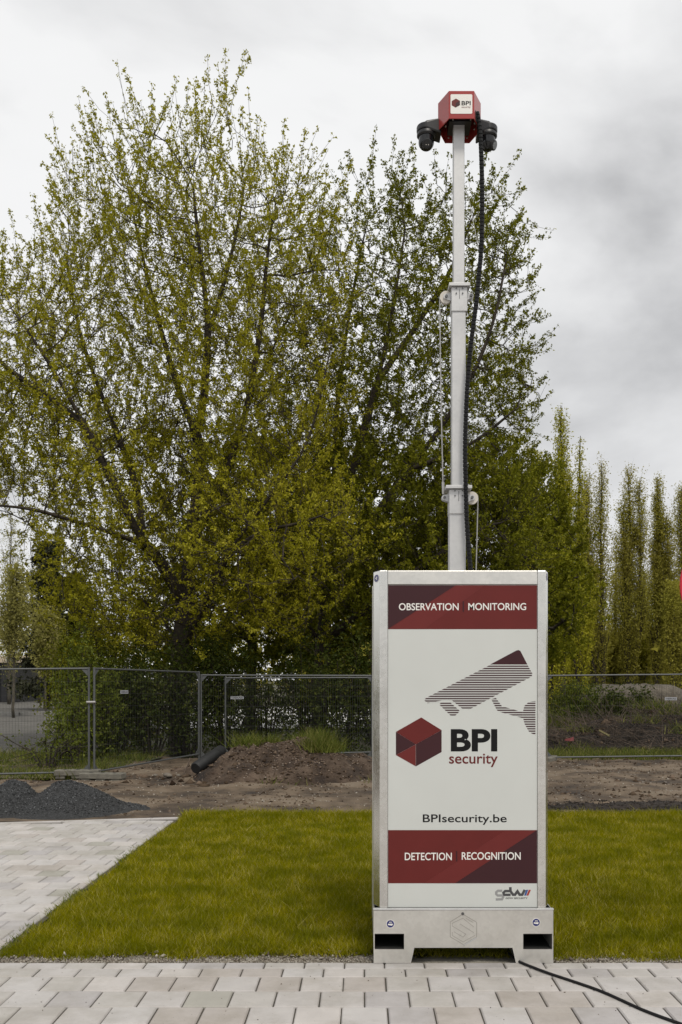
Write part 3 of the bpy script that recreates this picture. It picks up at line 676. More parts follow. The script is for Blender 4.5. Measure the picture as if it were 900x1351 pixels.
pr('banner_shade', [[(708.2, 1095.5), (600.2, 1165.5), (560, 1165.5), (668, 1095.5)]], M['red_light'], 2)
pr('divider', [[(610.7, 793.2), (612.3, 793.2), (612.3, 807), (610.7, 807)]], M['maroon'], 3)
pr('divider', [[(601.9, 1123), (603.5, 1123), (603.5, 1136.5), (601.9, 1136.5)]], M['maroon'], 3)

def text_mesh(s, bold=0.0, shear=0.0, spacing=1.0):
    cu = bpy.data.curves.new('lettering', 'FONT'); cu.body = s; cu.size = 1.0; cu.offset = bold; cu.shear = shear; cu.space_character = spacing
    cu.extrude = 0.0; cu.resolution_u = 6
    ob = bpy.data.objects.new('lettering', cu); col.objects.link(ob)
    dg = bpy.context.evaluated_depsgraph_get(); dg.update()
    me = bpy.data.meshes.new_from_object(ob.evaluated_get(dg), depsgraph=dg)
    bpy.data.objects.remove(ob); bpy.data.curves.remove(cu)
    return me
def coords(me):
    a = np.empty(len(me.vertices)*3, np.float32); me.vertices.foreach_get('co', a); return a.reshape(-1, 3)
capref = {}
def lettering(s, xa, xb, ytop, ybase, material, parent, y, bold=0.02, X=fx, Z=fz, shear=0.0, spacing=1.0):
    """flat print of s: glyphs span xa..xb, capitals from ybase up to ytop (photo pixels mapped by X and Z)"""
    me = text_mesh(s, bold, shear, spacing); c = coords(me)
    if bold not in capref:
        h = text_mesh('H', bold); hc = coords(h); capref[bold] = (hc[:, 1].min(), hc[:, 1].max()); bpy.data.meshes.remove(h)
    lo, hi = capref[bold]
    sx = (X(xb) - X(xa)) / (c[:, 0].max() - c[:, 0].min()); sz = (Z(ytop) - Z(ybase)) / (hi - lo)
    nx = X(xa) + (c[:, 0] - c[:, 0].min())*sx; nz = Z(ybase) + (c[:, 1] - lo)*sz
    V = np.stack([nx, np.full(len(c), y), nz], 1).astype(np.float32)
    me.vertices.foreach_set('co', V.ravel()); me.update(); me.materials.clear(); me.materials.append(material); me.name = 'lettering'
    return link('lettering', me, parent)
yl = S0 - 0.0007*3
lettering('OBSERVATION', 526.4, 605.3, 795.8, 805.0, M['print_white'], panel, yl, 0.012)
lettering('MONITORING', 618.0, 694.4, 795.6, 804.8, M['print_white'], panel, yl, 0.012)
lettering('DETECTION', 534.2, 596.3, 1125.2, 1135.0, M['print_white'], panel, yl, 0.012)
lettering('RECOGNITION', 609.4, 687.2, 1124.6, 1134.4, M['print_white'], panel, yl, 0.012)
y1_ = S0 - 0.0007
lettering('BPI', 595.0, 656.4, 962.0, 991.5, M['print_black'], panel, y1_, 0.034)
lettering('security', 592.7, 657.0, 993.5, 1007.6, M['red'], panel, y1_, 0.012)
lettering('BPIsecurity.be', 558.0, 668.8, 1074.6, 1085.0, M['print_black'], panel, y1_, 0.010)
Z4 = lambda pts: [(480 + a/3.4615, 740 + b/3.4615) for a, b in pts]
Z5 = lambda pts: [(480 + a/3.4615, 920 + b/3.4615) for a, b in pts]
pr('logo_face', [Z5([(147, 158), (263, 92), (356, 150), (238, 215)])], M['red'], 1)
pr('logo_face', [Z5([(238.4, 215), (356, 150.4), (356, 250), (238.4, 316)])], M['maroon'], 1)
pr('logo_face', [Z5([(147, 158.6), (237.6, 215), (147, 263.4)])], M['maroon'], 1)
pr('logo_face', [Z5([(147, 264), (237.6, 215.6), (237.6, 315.6)])], M['red_light'], 1)
def clip_band(poly, a, b):
    def cut(p, f):
        out = []
        for i in range(len(p)):
            u, v = p[i], p[(i+1) % len(p)]; fu, fv = f(u), f(v)
            if fu >= 0: out.append(u)
            if fu*fv < 0: t = fu/(fu-fv); out.append((u[0]+(v[0]-u[0])*t, u[1]+(v[1]-u[1])*t))
        return out
    p = cut(poly, lambda q: q[1]-a)
    return cut(p, lambda q: b-q[1]) if len(p) > 2 else []
stripes = []
shapes = [[(580, 474), (748, 474), (771, 515), (768, 528), (612, 610), (480, 680), (452, 676), (400, 634), (372, 634), (292, 650), (276, 636), (285, 626)],
          [(345, 656), (352, 648), (395, 646), (440, 686), (416, 709), (400, 709)],
          [(583, 632), (604, 626), (632, 664), (727, 691), (727, 718), (616, 688), (608, 680)],
          [(727.5, 690), (735, 662), (756, 643), (785, 640), (785, 797), (757, 782), (737, 748), (727.5, 715)]]
for shp in shapes:
    yb_ = 478.0
    while yb_ < 800:
        q = clip_band(shp, yb_, yb_ + 5.6)
        if len(q) > 2: stripes.append(Z4(q))
        yb_ += 10.6
pr('camera_stripes', stripes, M['maroon'], 1)
pr('camera_hood', [Z4([(578, 473), (698, 409), (708, 407), (716, 411), (748, 473)])], M['maroon'], 1)
D6 = lambda pts: [zc(a, b, 640, 1160, 11.25) for a, b in pts]
for pts, wd, m_ in (([(258, 174), (195, 174), (168, 196), (168, 222), (190, 244), (268, 244), (272, 268), (255, 300), (162, 303)], 34, 'print_grey'),
                    ([(372, 178), (300, 178), (275, 205), (288, 234), (382, 234)], 34, 'print_dark'),
                    ([(378, 121), (380, 178), (418, 232), (448, 232), (484, 182), (516, 232), (556, 232), (592, 160)], 38, 'print_dark')):
    ribbon(MB(), [(0, 0), (1, 1)], 1, 0, 1)
    mb = MB(); ribbon(mb, D6(pts), wd/11.25/SC, y1_ - (0.0007 if m_ == 'print_dark' and pts[0][0] == 372 else 0.0), S0 - 0.00005); mb.build('maker_logo', M[m_], panel)
for pts, m_ in (([(612, 160), (644, 160), (612, 246), (583, 246)], 'print_blue'), ([(652, 160), (684, 160), (646, 246), (617, 246)], 'print_red')):
    MB().prism(D6(pts), y1_, S0 - 0.00005).build('maker_logo_bar', M[m_], panel)
lettering('GDW SECURITY', 667.3, 696.6, 1184.2, 1186.4, M['print_dark'], panel, y1_, 0.02, shear=0.2)

# mast: three telescoping square tubes
LYM = 0.45
def mp(px, py, dy=0.0): return L3(px, py, LYM + dy)
def section(px, half_px, y_top, y_bot, name='mast_section'):
    c0 = mp(px, y_bot); c1 = mp(px, y_top); h = half_px/F_PX*(TY+LYM)
    return MB().box(c1.x-h, c1.x+h, LYM-h, LYM+h, c0.z, c1.z).build(name, M['galv_mast'], tower, bevel=0.004)
section(602.8, 10.6, 652, 800); section(604.6, 9.0, 384, 660); section(605.0, 7.2, 160, 400)
def collar(pxc, half, ytop, ybot, plate_half):
    h = half/F_PX*(TY+LYM); ph = plate_half/F_PX*(TY+LYM); c = mp(pxc, ytop); zb_ = mp(pxc, ybot).z
    o = MB().box(c.x-h, c.x+h, LYM-h, LYM+h, zb_, c.z - 0.022).build('collar', M['galv_mast'], tower, bevel=0.003)
    MB().box(c.x-ph, c.x+ph, LYM-ph, LYM+ph, c.z - 0.020, c.z).build('collar_plate', M['galv_mast'], o, bevel=0.002)
    for dx in (-0.42, 0.42):
        for py in (ytop + 6.5, ytop + 13):
            p = mp(pxc, py); MB().tube([(c.x + dx*h*0.95, LYM-h-0.006, p.z), (c.x + dx*h*0.95, LYM-h+0.001, p.z)], 0.0045, 8).build('bolt', M['bolt'], o)
    MB().box(c.x - 0.0015, c.x + 0.0015, LYM-h-0.0015, LYM-h+0.001, mp(pxc, ytop+20).z, mp(pxc, ytop+7).z).build('weld_slot', M['bolt'], o)
    return o, c, h
def bracket(o, c, h, side, pxc, py, with_wheel, r_wheel=0.040):
    p = mp(pxc, py); xa = c.x + side*h
    ear = []
    xe = p.x
    n = 10; poly = [(xa, p.z - 0.028), (xe, p.z - 0.018)] + [(xe + side*0.018*math.sin(math.pi*k/n), p.z - 0.018*math.cos(math.pi*k/n)) for k in range(1, n)] + [(xe, p.z + 0.018), (xa, p.z + 0.022)]
    if side < 0: poly = poly[::-1]
    for yy in (LYM - 0.022, LYM + 0.016): MB().prism(poly, yy, yy + 0.006).build('pulley_bracket', M['galv_mast'], o)
    if with_wheel:
        rot = Matrix.Rotation(math.radians(90), 4, 'X')
        MB().lathe([(r_wheel, -0.012), (r_wheel, -0.008), (r_wheel-0.008, -0.002), (r_wheel-0.008, 0.002), (r_wheel, 0.008), (r_wheel, 0.012)], (xe, LYM, p.z), 28, rot).build('pulley_wheel', M['nylon'], o)
    MB().tube([(xe, LYM - 0.034, p.z), (xe, LYM + 0.03, p.z)], 0.009, 8).build('axle', M['bolt'], o)
    return p
c1, cc1, h1 = collar(605.2, 10.4, 378.5, 414.5, 13.8)
pa = bracket(c1, cc1, h1, -1, 588.5, 393, True); bracket(c1, cc1, h1, 1, 621, 392, False)
c2, cc2, h2 = collar(604.0, 12.2, 643.5, 680, 17.0)
pb = bracket(c2, cc2, h2, -1, 586.2, 657.3, False); pc = bracket(c2, cc2, h2, 1, 622.5, 657.3, True)
w1 = [mp(580.3, 392), mp(581.2, 480), mp(583, 570), mp(584.6, 638)]
MB().tube(w1, 0.0042, 6).build('lifting_cable', M['wire'], tower, smooth=True)
MB().tube([mp(584.6, 636), mp(585.2, 652)], 0.0085, 8).build('cable_sleeve', M['wire'], tower)
MB().tube([mp(630.6, 658), mp(629.6, 700), mp(628.0, 760)], 0.004, 6).build('lifting_cable', M['wire'], tower, smooth=True)
# black cable chain hanging beside the mast, in links
hp = [(629.5, 148), (633, 165), (634.6, 190), (636, 230), (636.3, 280), (635.5, 325), (632.5, 358), (628.6, 400), (623, 440), (618.6, 480), (616, 520), (614.4, 560), (613.4, 600), (614.6, 640), (615.8, 690), (618.5, 725), (622, 765)]
pts3 = [L3(a, b, LYM - 0.085 - (0.01 if b > 380 else 0)) for a, b in hp]
def resample(pts, step):
    out = [pts[0]]; acc = 0.0
    for a, b in zip(pts[:-1], pts[1:]):
        L = (b-a).length; t = step - acc
        while t <= L: out.append(a + (b-a)*(t/L)); t += step
        acc = (acc + L) % step
    return out
def smooth_pts(pts, it=3):
    for _ in range(it):
        q = [pts[0]]
        for a, b in zip(pts[:-1], pts[1:]): q += [a*0.75 + b*0.25, a*0.25 + b*0.75]
        pts = q + [pts[-1]]
    return pts
cp = resample(smooth_pts(pts3), 0.024)
ch = MB(); rads = []; cpts = []
for i, p in enumerate(cp[:-1]):
    d = (cp[i+1]-p)
    cpts += [p, p + d*0.08, p + d*0.80, p + d*0.88]; rads += [0.0105, 0.0145, 0.0145, 0.0105]
ch.tube(cpts, rads, 8); ch.build('cable_chain', M['rubber'], tower)
MB().tube([L3(604+10, 250, LYM), L3(618, 258, LYM-0.02), L3(626, 300, LYM-0.03), L3(632, 330, LYM-0.06)], 0.002, 5).build('signal_wire', M['wire'], tower)

# head box
hx = L3(609, 140, LYM - 0.13).x; zt_ = W(609, 119.7, TY+LYM-0.13).z; zb_ = W(609, 156.5, TY+LYM-0.13).z
hexa = [(-0.0785, -0.13), (0.0785, -0.13), (0.136, -0.008), (0.080, 0.13), (-0.080, 0.13), (-0.136, -0.008)]
hb = MB(); n6 = 6                                       # a folded hood, open underneath
ho = [(hx + a, LYM + b) for a, b in hexa]; hi_ = [(hx + a*0.955, LYM + b*0.955) for a, b in hexa]
hb.v = [(x, y, zb_) for x, y in ho] + [(x, y, zt_) for x, y in ho] + [(x, y, zb_) for x, y in hi_] + [(x, y, zt_ - 0.006) for x, y in hi_]
hb.f = [(i, (i+1) % 6, (i+1) % 6 + 6, i + 6) for i in range(6)] + [tuple(range(6, 12)), tuple(range(23, 17, -1))] + [(i + 12, i + 18, (i+1) % 6 + 18, (i+1) % 6 + 12) for i in range(6)] + [(i, i + 12, (i+1) % 6 + 12, (i+1) % 6) for i in range(6)]
head = hb.build('head_box', M['head_red'], tower, bevel=0.003)
MB().box(hx - 0.07, hx + 0.07, LYM - 0.07, LYM + 0.08, zb_ + 0.02, zt_ - 0.02).build('electronics', M['black_plastic'], head)
for (a, b) in ((-0.09, -0.03), (0.09, -0.06), (0.095, 0.0), (0.06, -0.1), (-0.05, -0.1), (-0.06, 0.09), (0.06, 0.09)):
    MB().lathe([(0.005, 0), (0.005, 0.006)], (hx + a, LYM + b, zb_ + 0.01), 8).build('screw', M['wire'], head)
MB().lathe([(0.036, 0), (0.034, 0.012), (0.026, 0.024), (0.012, 0.031), (0.002, 0.032)], (hx, LYM - 0.05, zt_), 20).build('beacon', M['head_red'], head, smooth=True)
yh_ = LYM - 0.13
HS = (TY + yh_)/F_PX
hX = lambda px: (px - XV)*HS - TX
hZ = lambda py: CAM_H - (py - YH)*HS
def rrect(xa, xb, za, zb2, r, n=5):
    pts = []
    for cx_, cz_, a0 in ((xb-r, zb2-r, 0), (xa+r, zb2-r, 90), (xa+r, za+r, 180), (xb-r, za+r, 270)):
        for k in range(n+1):
            a = math.radians(a0 + 90*k/n); pts.append((cx_ + r*math.cos(a), cz_ + r*math.sin(a)))
    return pts
MB().prism(rrect(hX(594.5), hX(623.2), hZ(150.2), hZ(124.6), 0.007), yh_ - 0.0018, yh_ - 0.0002).build('label_plate', M['print_white'], head)
HP = lambda pts: [(hX(560 + a/7.5), hZ(100 + b/7.5)) for a, b in pts]
MB().prism(HP([(312, 228), (352, 250), (352, 292), (308, 316), (270, 294), (270, 252)]), yh_ - 0.0026, yh_ - 0.0019).build('label_logo', M['red'], head)
MB().prism(HP([(310, 273), (351, 251), (351, 291.5), (308.4, 315)]), yh_ - 0.0034, yh_ - 0.0027).build('label_logo_side', M['maroon'], head)
lettering('BPI', 609.0, 621.0, 133.6, 139.2, M['print_black'], head, yh_ - 0.0026, 0.018, hX, hZ)
lettering('security', 609.0, 621.0, 140.2, 142.6, M['red'], head, yh_ - 0.0026, 0.0, hX, hZ)
# dark cut-out where the cable chain enters the right face
a, b = Vector((hx + 0.0785, yh_)), Vector((hx + 0.136, LYM - 0.008)); t = (b-a).normalized(); nv = Vector((t.y, -t.x))
mb = MB(); q = []
for u, z in ((0.02, zb_ + 0.001), (0.09, zb_ + 0.001), (0.09, zb_ + 0.035), (0.06, zb_ + 0.062), (0.02, zb_ + 0.066)):
    p = a + t*u + nv*0.0015; q.append((p.x, p.y, z))
mb.add(q, [tuple(range(5))]); mb.build('cable_opening', M['dark_void'], head)

# dome cameras on their arms
def dome_camera(side, pxc, py_plate, tilt, lens_dir):
    p = W(pxc, py_plate, TY + LYM + 0.03); c = Vector((p.x - TX, LYM + 0.03, p.z))
    root = MB()
    x_in = hx + side*0.115
    n = 14; r = 0.062; poly = [(x_in, c.y - 0.045), (c.x, c.y - r)] + [(c.x + side*r*math.sin(math.pi*k/n), c.y - r*math.cos(math.pi*k/n)) for k in range(1, n)] + [(c.x, c.y + r), (x_in, c.y + 0.075)]
    if side > 0: pass
    else: poly = poly[::-1]
    n_ = len(poly); root.prism_z(poly, c.z, c.z + 0.040)
    root.v = [(x, y, z + (0.035 if abs(x - x_in) < 1e-6 and z > c.z + 0.01 else 0) - (0.025 if abs(x - x_in) < 1e-6 and z < c.z + 0.01 else 0)) for (x, y, z) in root.v]
    o = root.build('camera_arm', M['black_plastic'], tower, bevel=0.008)
    MB().lathe([(0.052, -0.030), (0.060, -0.022), (0.060, -0.006), (0.055, 0.0)], tuple(c), 28).build('camera_base', M['black_plastic'], o, smooth=True)
    prof = [(0.048, 0.0), (0.050, -0.035)] + [(0.050*math.cos(math.radians(a_)), -0.035 - 0.050*math.sin(math.radians(a_))) for a_ in range(10, 90, 10)] + [(0.002, -0.085)]
    MB().lathe(prof[::-1], (c.x, c.y, c.z - 0.026), 28).build('camera_dome', M['black_gloss'], o, smooth=True)
    d = Vector(lens_dir).normalized(); rot = d.to_track_quat('Z', 'Y').to_matrix().to_4x4()
    e_ = Vector((c.x, c.y, c.z - 0.068))
    MB().lathe([(0.030, 0.0), (0.030, 0.053), (0.024, 0.056)], tuple(e_), 20, rot).build('camera_eye', M['black_plastic'], o)
    MB().lathe([(0.022, 0.0), (0.022, 0.003)], tuple(e_ + d*0.0555), 20, rot).build('camera_lens', M['glass_lens'] if side > 0 else M['black_gloss'], o)
    if side < 0:
        for u in (-0.007, 0.007):
            s_ = e_ + d*0.060 + Vector((u, 0, -0.008)); MB().lathe([(0.003, 0), (0.003, 0.002)], tuple(s_), 8, rot).build('infrared_led', M['nylon'], o)
dome_camera(-1, 562.5, 175.5, 0, (0.05, -0.9, -0.5)); dome_camera(1, 643.5, 176.5, 0, (0.75, -0.55, -0.45))

# the power cable on the paving
cpx = [(672, 1262), (683, 1268), (700, 1275), (725, 1284.5), (750, 1292.6), (792, 1306.8), (825, 1321.8), (850, 1333.5), (897, 1350.5), (960, 1372), (1060, 1400)]
cps = [G(a, b, 0.008) for a, b in cpx]; cps[0] = Vector((cps[0].x, TY + 0.10, 0.02))
pc_ = MB().tube(smooth_pts(cps, 3), 0.0078, 10).build('power_cable', M['rubber'], None, smooth=True)
tag(pc_, 'black power cable running from under the camera tower across the paving', 'cable')
# ------------------------------------------------------------------ site fence
def fence_panel(A, B, label, plate_at=None, zt0=None, zt1=None, block_at=None):
    """A, B: ground points of the two posts (z = foot height); zt: top heights"""
    A, B = Vector(A), Vector(B)
    o = empty('site_fence', A); tag(o, label, 'fence', 'mesh fence panels around the building site')
    d = B - A; dh = Vector((d.x, d.y, 0)); L = dh.length; u = dh/L
    ta, tb = zt0 - A.z, zt1 - A.z
    foot = lambda s: (B.z - A.z)*s/L
    top = lambda s: ta + (tb - ta)*s/L
    P = lambda s, z: Vector((u.x*s, u.y*s, z))
    for s in (0.0, L): MB().tube([P(s, foot(s) - 0.02), P(s, top(s) + 0.02)], 0.019, 8).build('post', M['zinc_dark'], o, smooth=True)
    MB().tube([P(0, top(0)), P(L, top(L))], 0.016, 8).build('top_rail', M['zinc_dark'], o, smooth=True)
    MB().tube([P(0, foot(0) + 0.10), P(L, foot(L) + 0.10)], 0.016, 8).build('bottom_rail', M['zinc_dark'], o, smooth=True)
    wm = MB(); n = int(L/0.048)
    for i in range(1, n):
        s = L*i/n; wm.tube([P(s, foot(s) + 0.1), P(s, top(s))], 0.0014, 3, False)
    for k in range(1, 8):
        wm.tube([P(0, foot(0)+0.1 + (top(0)-foot(0)-0.1)*k/8), P(L, foot(L)+0.1 + (top(L)-foot(L)-0.1)*k/8)], 0.0018, 3, False)
    tag(wm.build('wire_mesh', M['mesh_wire'], o), kind='stuff')
    nv = Vector((-u.y, u.x, 0));  nv = nv if nv.y < 0 else -nv
    for s, z, sg, dz in ((0.02, top(0) - 0.015, 1, -1), (L-0.02, top(L) - 0.015, -1, -1), (0.02, foot(0) + 0.115, 1, 1), (L-0.02, foot(L)+0.115, -1, 1)):
        a, b, c = P(s, z), P(s + sg*0.10, z), P(s, z + dz*0.11); t = nv*0.003
        MB().add([a+t, b+t, c+t, a-t, b-t, c-t], [(0,1,2),(5,4,3),(0,3,4,1),(1,4,5,2),(2,5,3,0)]).build('gusset', M['zinc_dark'], o)
    if plate_at:
        s, z, wdt, hgt = plate_at
        c = P(s, z) + nv*0.012; U = u*(1 if u.x > 0 else -1); mb = MB()
        q = [c - U*wdt/2 - Vector((0, 0, hgt/2)), c + U*wdt/2 - Vector((0, 0, hgt/2)), c + U*wdt/2 + Vector((0, 0, hgt/2)), c - U*wdt/2 + Vector((0, 0, hgt/2))]
        mb.add(q + [p - nv*0.003 for p in q], [(0,1,2,3), (7,6,5,4), (0,4,5,1), (1,5,6,2), (2,6,7,3), (3,7,4,0)])
        po = mb.build('name_plate', M['zinc_light'], o)
        me = text_mesh('HERAS', 0.03); cc = coords(me); mn, mx = cc.min(0), cc.max(0)
        k = (cc - mn)/(mx - mn + 1e-9) - 0.5
        V = np.array([tuple(c + U*float(a[0])*wdt*0.84 + Vector((0, 0, float(a[1])*hgt*0.55)) + nv*0.0015) for a in k], np.float32)
        me.vertices.foreach_set('co', V.ravel()); me.update(); me.materials.clear(); me.materials.append(M['print_dark']); link('lettering', me, po)
    return o
M['zinc_light'] = mat('plate_grey', (0.34, 0.35, 0.37), 0.5)
zF = 15.0
lA = W(-190, 1040, 14.4); lB = W(117.5, 1023, zF); fence_panel((lA.x, lA.y, 0.0), (lB.x, lB.y, 0.02), 'mesh fence panel cut off by the left border, before the parking lot', None, 1.80, 1.84)
pA = W(124.5, 1026, zF); pB = W(262.5, 1000, 17.9)
fence_panel((pA.x, pA.y, 0.02), (pB.x, pB.y, 0.08), 'mesh fence panel with name plate beside the pair of posts on concrete feet', (0.78, 1.42, 0.215, 0.058), 1.84, 1.80)
qA = W(265.5, 1000, 17.95); qB = W(491, 1006, 18.05)
fence_panel((qA.x, qA.y, 0.0), (qB.x, qB.y, 0.0), 'mesh fence panel behind the earth mound', None, 1.745, 1.735)
rA = W(297.5, 1000, 18.6); rB = W(500, 1000, 19.4)
fence_panel((rA.x, rA.y, 0.0), (rB.x, rB.y, 0.0), 'second mesh fence panel standing just behind the mound panel', (0.24, 1.28, 0.27, 0.055), 1.69, 1.70)
sA = W(495, 1006, 18.1); sB = W(716, 1005, 18.1)
fence_panel((sA.x, sA.y, 0.0), (sB.x, sB.y, 0.0), 'mesh fence panel hidden behind the sign of the camera tower', None, 1.73, 1.73)
tA = W(721, 1006, 18.05); tB = W(962, 1003, 18.3)
fence_panel((tA.x, tA.y, 0.0), (tB.x, tB.y, 0.02), 'mesh fence panel in front of the brushwood at the right', (2.55, 1.27, 0.25, 0.06), 1.735, 1.77)
def fence_block(loc, rz, label):
    o = empty('concrete_block', loc, rz); tag(o, label, 'fence foot', 'concrete fence feet')
    mb = MB(); x, y_ = 0.36, 0.12
    mb.box(-x, x, -y_, y_, 0.05, 0.145)
    for a in (-x + 0.02, -0.08, x - 0.18): mb.box(a, a + 0.16, -y_ + 0.01, y_ - 0.01, 0.0, 0.05)
    mb.build('block', M['concrete'], o, bevel=0.014)
    for a in (-0.2, 0.0, 0.2): MB().lathe([(0.03, 0), (0.03, 0.004)], (a, 0, 0.1445), 12).build('socket', M['dark_void'], o)
fence_block((lB.x - 0.17, lB.y - 0.06, 0.02), 0.10, 'concrete fence foot left of the pair of posts')
fence_block((pA.x + 0.20, pA.y - 0.2, -0.02), -0.12, 'concrete fence foot right of the pair of posts, before the gravel')
fence_block((tA.x + 0.02, tA.y - 0.1, -0.02), 1.2, 'concrete fence foot beside the right edge of the tower')
cl = MB().tube([(lB.x - 0.03, lB.y - 0.028, 1.28), (pA.x + 0.03, pA.y - 0.028, 1.28)], 0.022, 8).build('steel_clamp', M['wire'], None); tag(cl, 'steel clamp joining the two fence posts at the left', 'clamp')

# dark pipe and stones by the mound
pp = [W(258, 1014, 14.9), W(293, 990, 15.6)]
po = MB().tube([pp[0], pp[0]*0.97 + pp[1]*0.03, pp[1]*0.97 + pp[0]*0.03, pp[1]], [0.09, 0.105, 0.105, 0.09], 18).build('black_pipe', M['tire'], None, smooth=True)
tag(po, 'short black pipe leaning against the earth mound', 'pipe')
for i, (px, py, s, lab) in enumerate(((222, 1022, 0.16, 'flat pale stone lying left of the black pipe'), (236, 1026, 0.12, 'smaller pale stone nearest the foot of the black pipe'), (205, 1026, 0.10, 'small grey stone on the bare earth near the fence foot'))):
    g = W(px, py, 15.0 + 0.1*i); o = rocks('boulder', np.array([[0, 0, 0]], float), [s], M['stone'], None, 0.5); o.location = (g.x, g.y, 0.04)
    m_ = o.modifiers.new('round', 'SUBSURF'); m_.levels = m_.render_levels = 2; tag(o, lab, 'stone')
st = MB(); a = W(243, 1020, 14.8); b = W(251, 1000, 14.9); st.tube([a, (a+b)/2 + Vector((0.01, 0, 0)), b], [0.013, 0.012, 0.009], 6)
tag(st.build('wooden_stake', M['twig'], None), 'thin wooden stake stuck in the earth beside the black pipe', 'stake')

# ------------------------------------------------------------------ foliage tools
def leaf_quads(P, D, size, rng, aspect=0.75, droop=0.15):
    """rhombus leaves at P growing along D"""
    n = len(P); D = D/np.linalg.norm(D, axis=1, keepdims=True)
    rv = rng.normal(size=(n, 3)); S = np.cross(D, rv); S /= np.linalg.norm(S, axis=1, keepdims=True) + 1e-9
    s = np.asarray(size).reshape(-1, 1) * rng.uniform(0.65, 1.25, (n, 1))
    tip = P + D*s; tip[:, 2] -= droop*s[:, 0]
    mid = P + D*s*0.5
    V = np.stack([P + S*s*0.12, mid - S*s*0.62*aspect, tip + S*s*0.3*aspect], 1).reshape(-1, 3)
    return V
def leaf_mesh(name, V, material): return np_mesh(name, V, np.arange(len(V)).reshape(-1, 3), material)
def clusters(C, size, per, rng, up=0.35, spread=0.35):
    """per leaves bursting out of every point of C"""
    n = len(C); P = np.repeat(C, per, 0) + rng.normal(0, 1, (n*per, 3))*np.repeat(np.broadcast_to(np.asarray(size), (n,)), per)[:, None]*spread
    D = rng.normal(size=(n*per, 3)); D[:, 2] += up
    return leaf_quads(P, D, np.repeat(np.broadcast_to(np.asarray(size), (n,)), per), rng)
def tubes_np(A, B, ra, rb, sides):
    """separate tapered tubes, vectorised"""
    n = len(A); d = B - A; L = np.linalg.norm(d, axis=1, keepdims=True) + 1e-9; d = d/L
    ref = np.where(np.abs(d[:, 2:3]) < 0.9, np.array([[0, 0, 1.0]]), np.array([[1.0, 0, 0]]))
    u = np.cross(d, ref); u /= np.linalg.norm(u, axis=1, keepdims=True); v = np.cross(d, u)
    a = np.arange(sides)*2*np.pi/sides; c, s = np.cos(a), np.sin(a)
    ring = u[:, None]*c[None, :, None] + v[:, None]*s[None, :, None]
    V = np.concatenate([A[:, None] - d[:, None]*ra[:, None, None]*0.3 + ring*ra[:, None, None], B[:, None] + d[:, None]*rb[:, None, None]*0.3 + ring*rb[:, None, None]], 1)
    k = np.arange(sides); f = np.stack([k, (k+1) % sides, (k+1) % sides + sides, k + sides], 1)
    F_ = (f[None] + (np.arange(n)*2*sides)[:, None, None]).reshape(-1, 4)
    return V.reshape(-1, 3), F_
def colonize(nodes, parents, attr, step, kill, infl, up, iters, rng, jitter=0.12):
    nodes = [np.array(p, float) for p in nodes]; parents = list(parents); kids = [0]*len(nodes)
    for p in parents:
        if p >= 0: kids[p] += 1
    N = np.array(nodes); d = np.linalg.norm(attr[:, None] - N[None], axis=2); near = d.argmin(1); dist = d.min(1)
    alive = np.ones(len(attr), bool)
    for it in range(iters):
        act = alive & (dist < infl)
        if not act.any(): break
        idx = near[act]; v = attr[act] - N[idx]; v /= np.linalg.norm(v, axis=1, keepdims=True) + 1e-9
        S = np.zeros((len(N), 3)); np.add.at(S, idx, v); grow = np.unique(idx)
        new = []; newp = []
        for i in grow:
            if kids[i] >= 4: continue
            g = S[i]; l = np.linalg.norm(g)
            if l < 1e-6: continue
            g = g/l + up + rng.normal(0, jitter, 3); g /= np.linalg.norm(g)
            new.append(N[i] + g*step); newp.append(i); kids[i] += 1
        if not new: break
        base = len(N); new = np.array(new); N = np.concatenate([N, new]); parents += newp; kids += [0]*len(new)
        dd = np.linalg.norm(attr[:, None] - new[None], axis=2); j = dd.argmin(1); m_ = dd.min(1); better = m_ < dist
        near[better] = base + j[better]; dist[better] = m_[better]
        alive &= dist > kill
    return N, np.array(parents)
def polynodes(lines, step):
    """hand-laid limbs: list of (parent_point_or_None, [points]) -> nodes, parents"""
    nodes, par = [], []
    for pts in lines:
        pts = [Vector(p) for p in pts]
        pts = smooth_pts(pts, 2); pts = resample(pts, step)
        if nodes:
            i0 = int(np.argmin([ (Vector(n_) - pts[0]).length for n_ in nodes]))
            prev = i0
        else: nodes.append(tuple(pts[0])); par.append(-1); prev = 0
        for p in pts[1:]:
            nodes.append(tuple(p)); par.append(prev); prev = len(nodes)-1
    return nodes, par
def ellipsoid_points(els, n, rng, shell=0.0):
    vol = np.array([e[3]*e[4]*e[5]*(e[6] if len(e) > 6 else 1) for e in els]); cnt = (vol/vol.sum()*n).astype(int); out = []
    for e_, c in zip(els, cnt):
        v = rng.normal(size=(c, 3)); v /= np.linalg.norm(v, axis=1, keepdims=True); r = (shell + (1-shell)*rng.random((c, 1)))**(1/2.4)
        out.append(np.array(e_[:3])[None] + v*r*np.array(e_[3:6])[None])
    return np.concatenate(out)
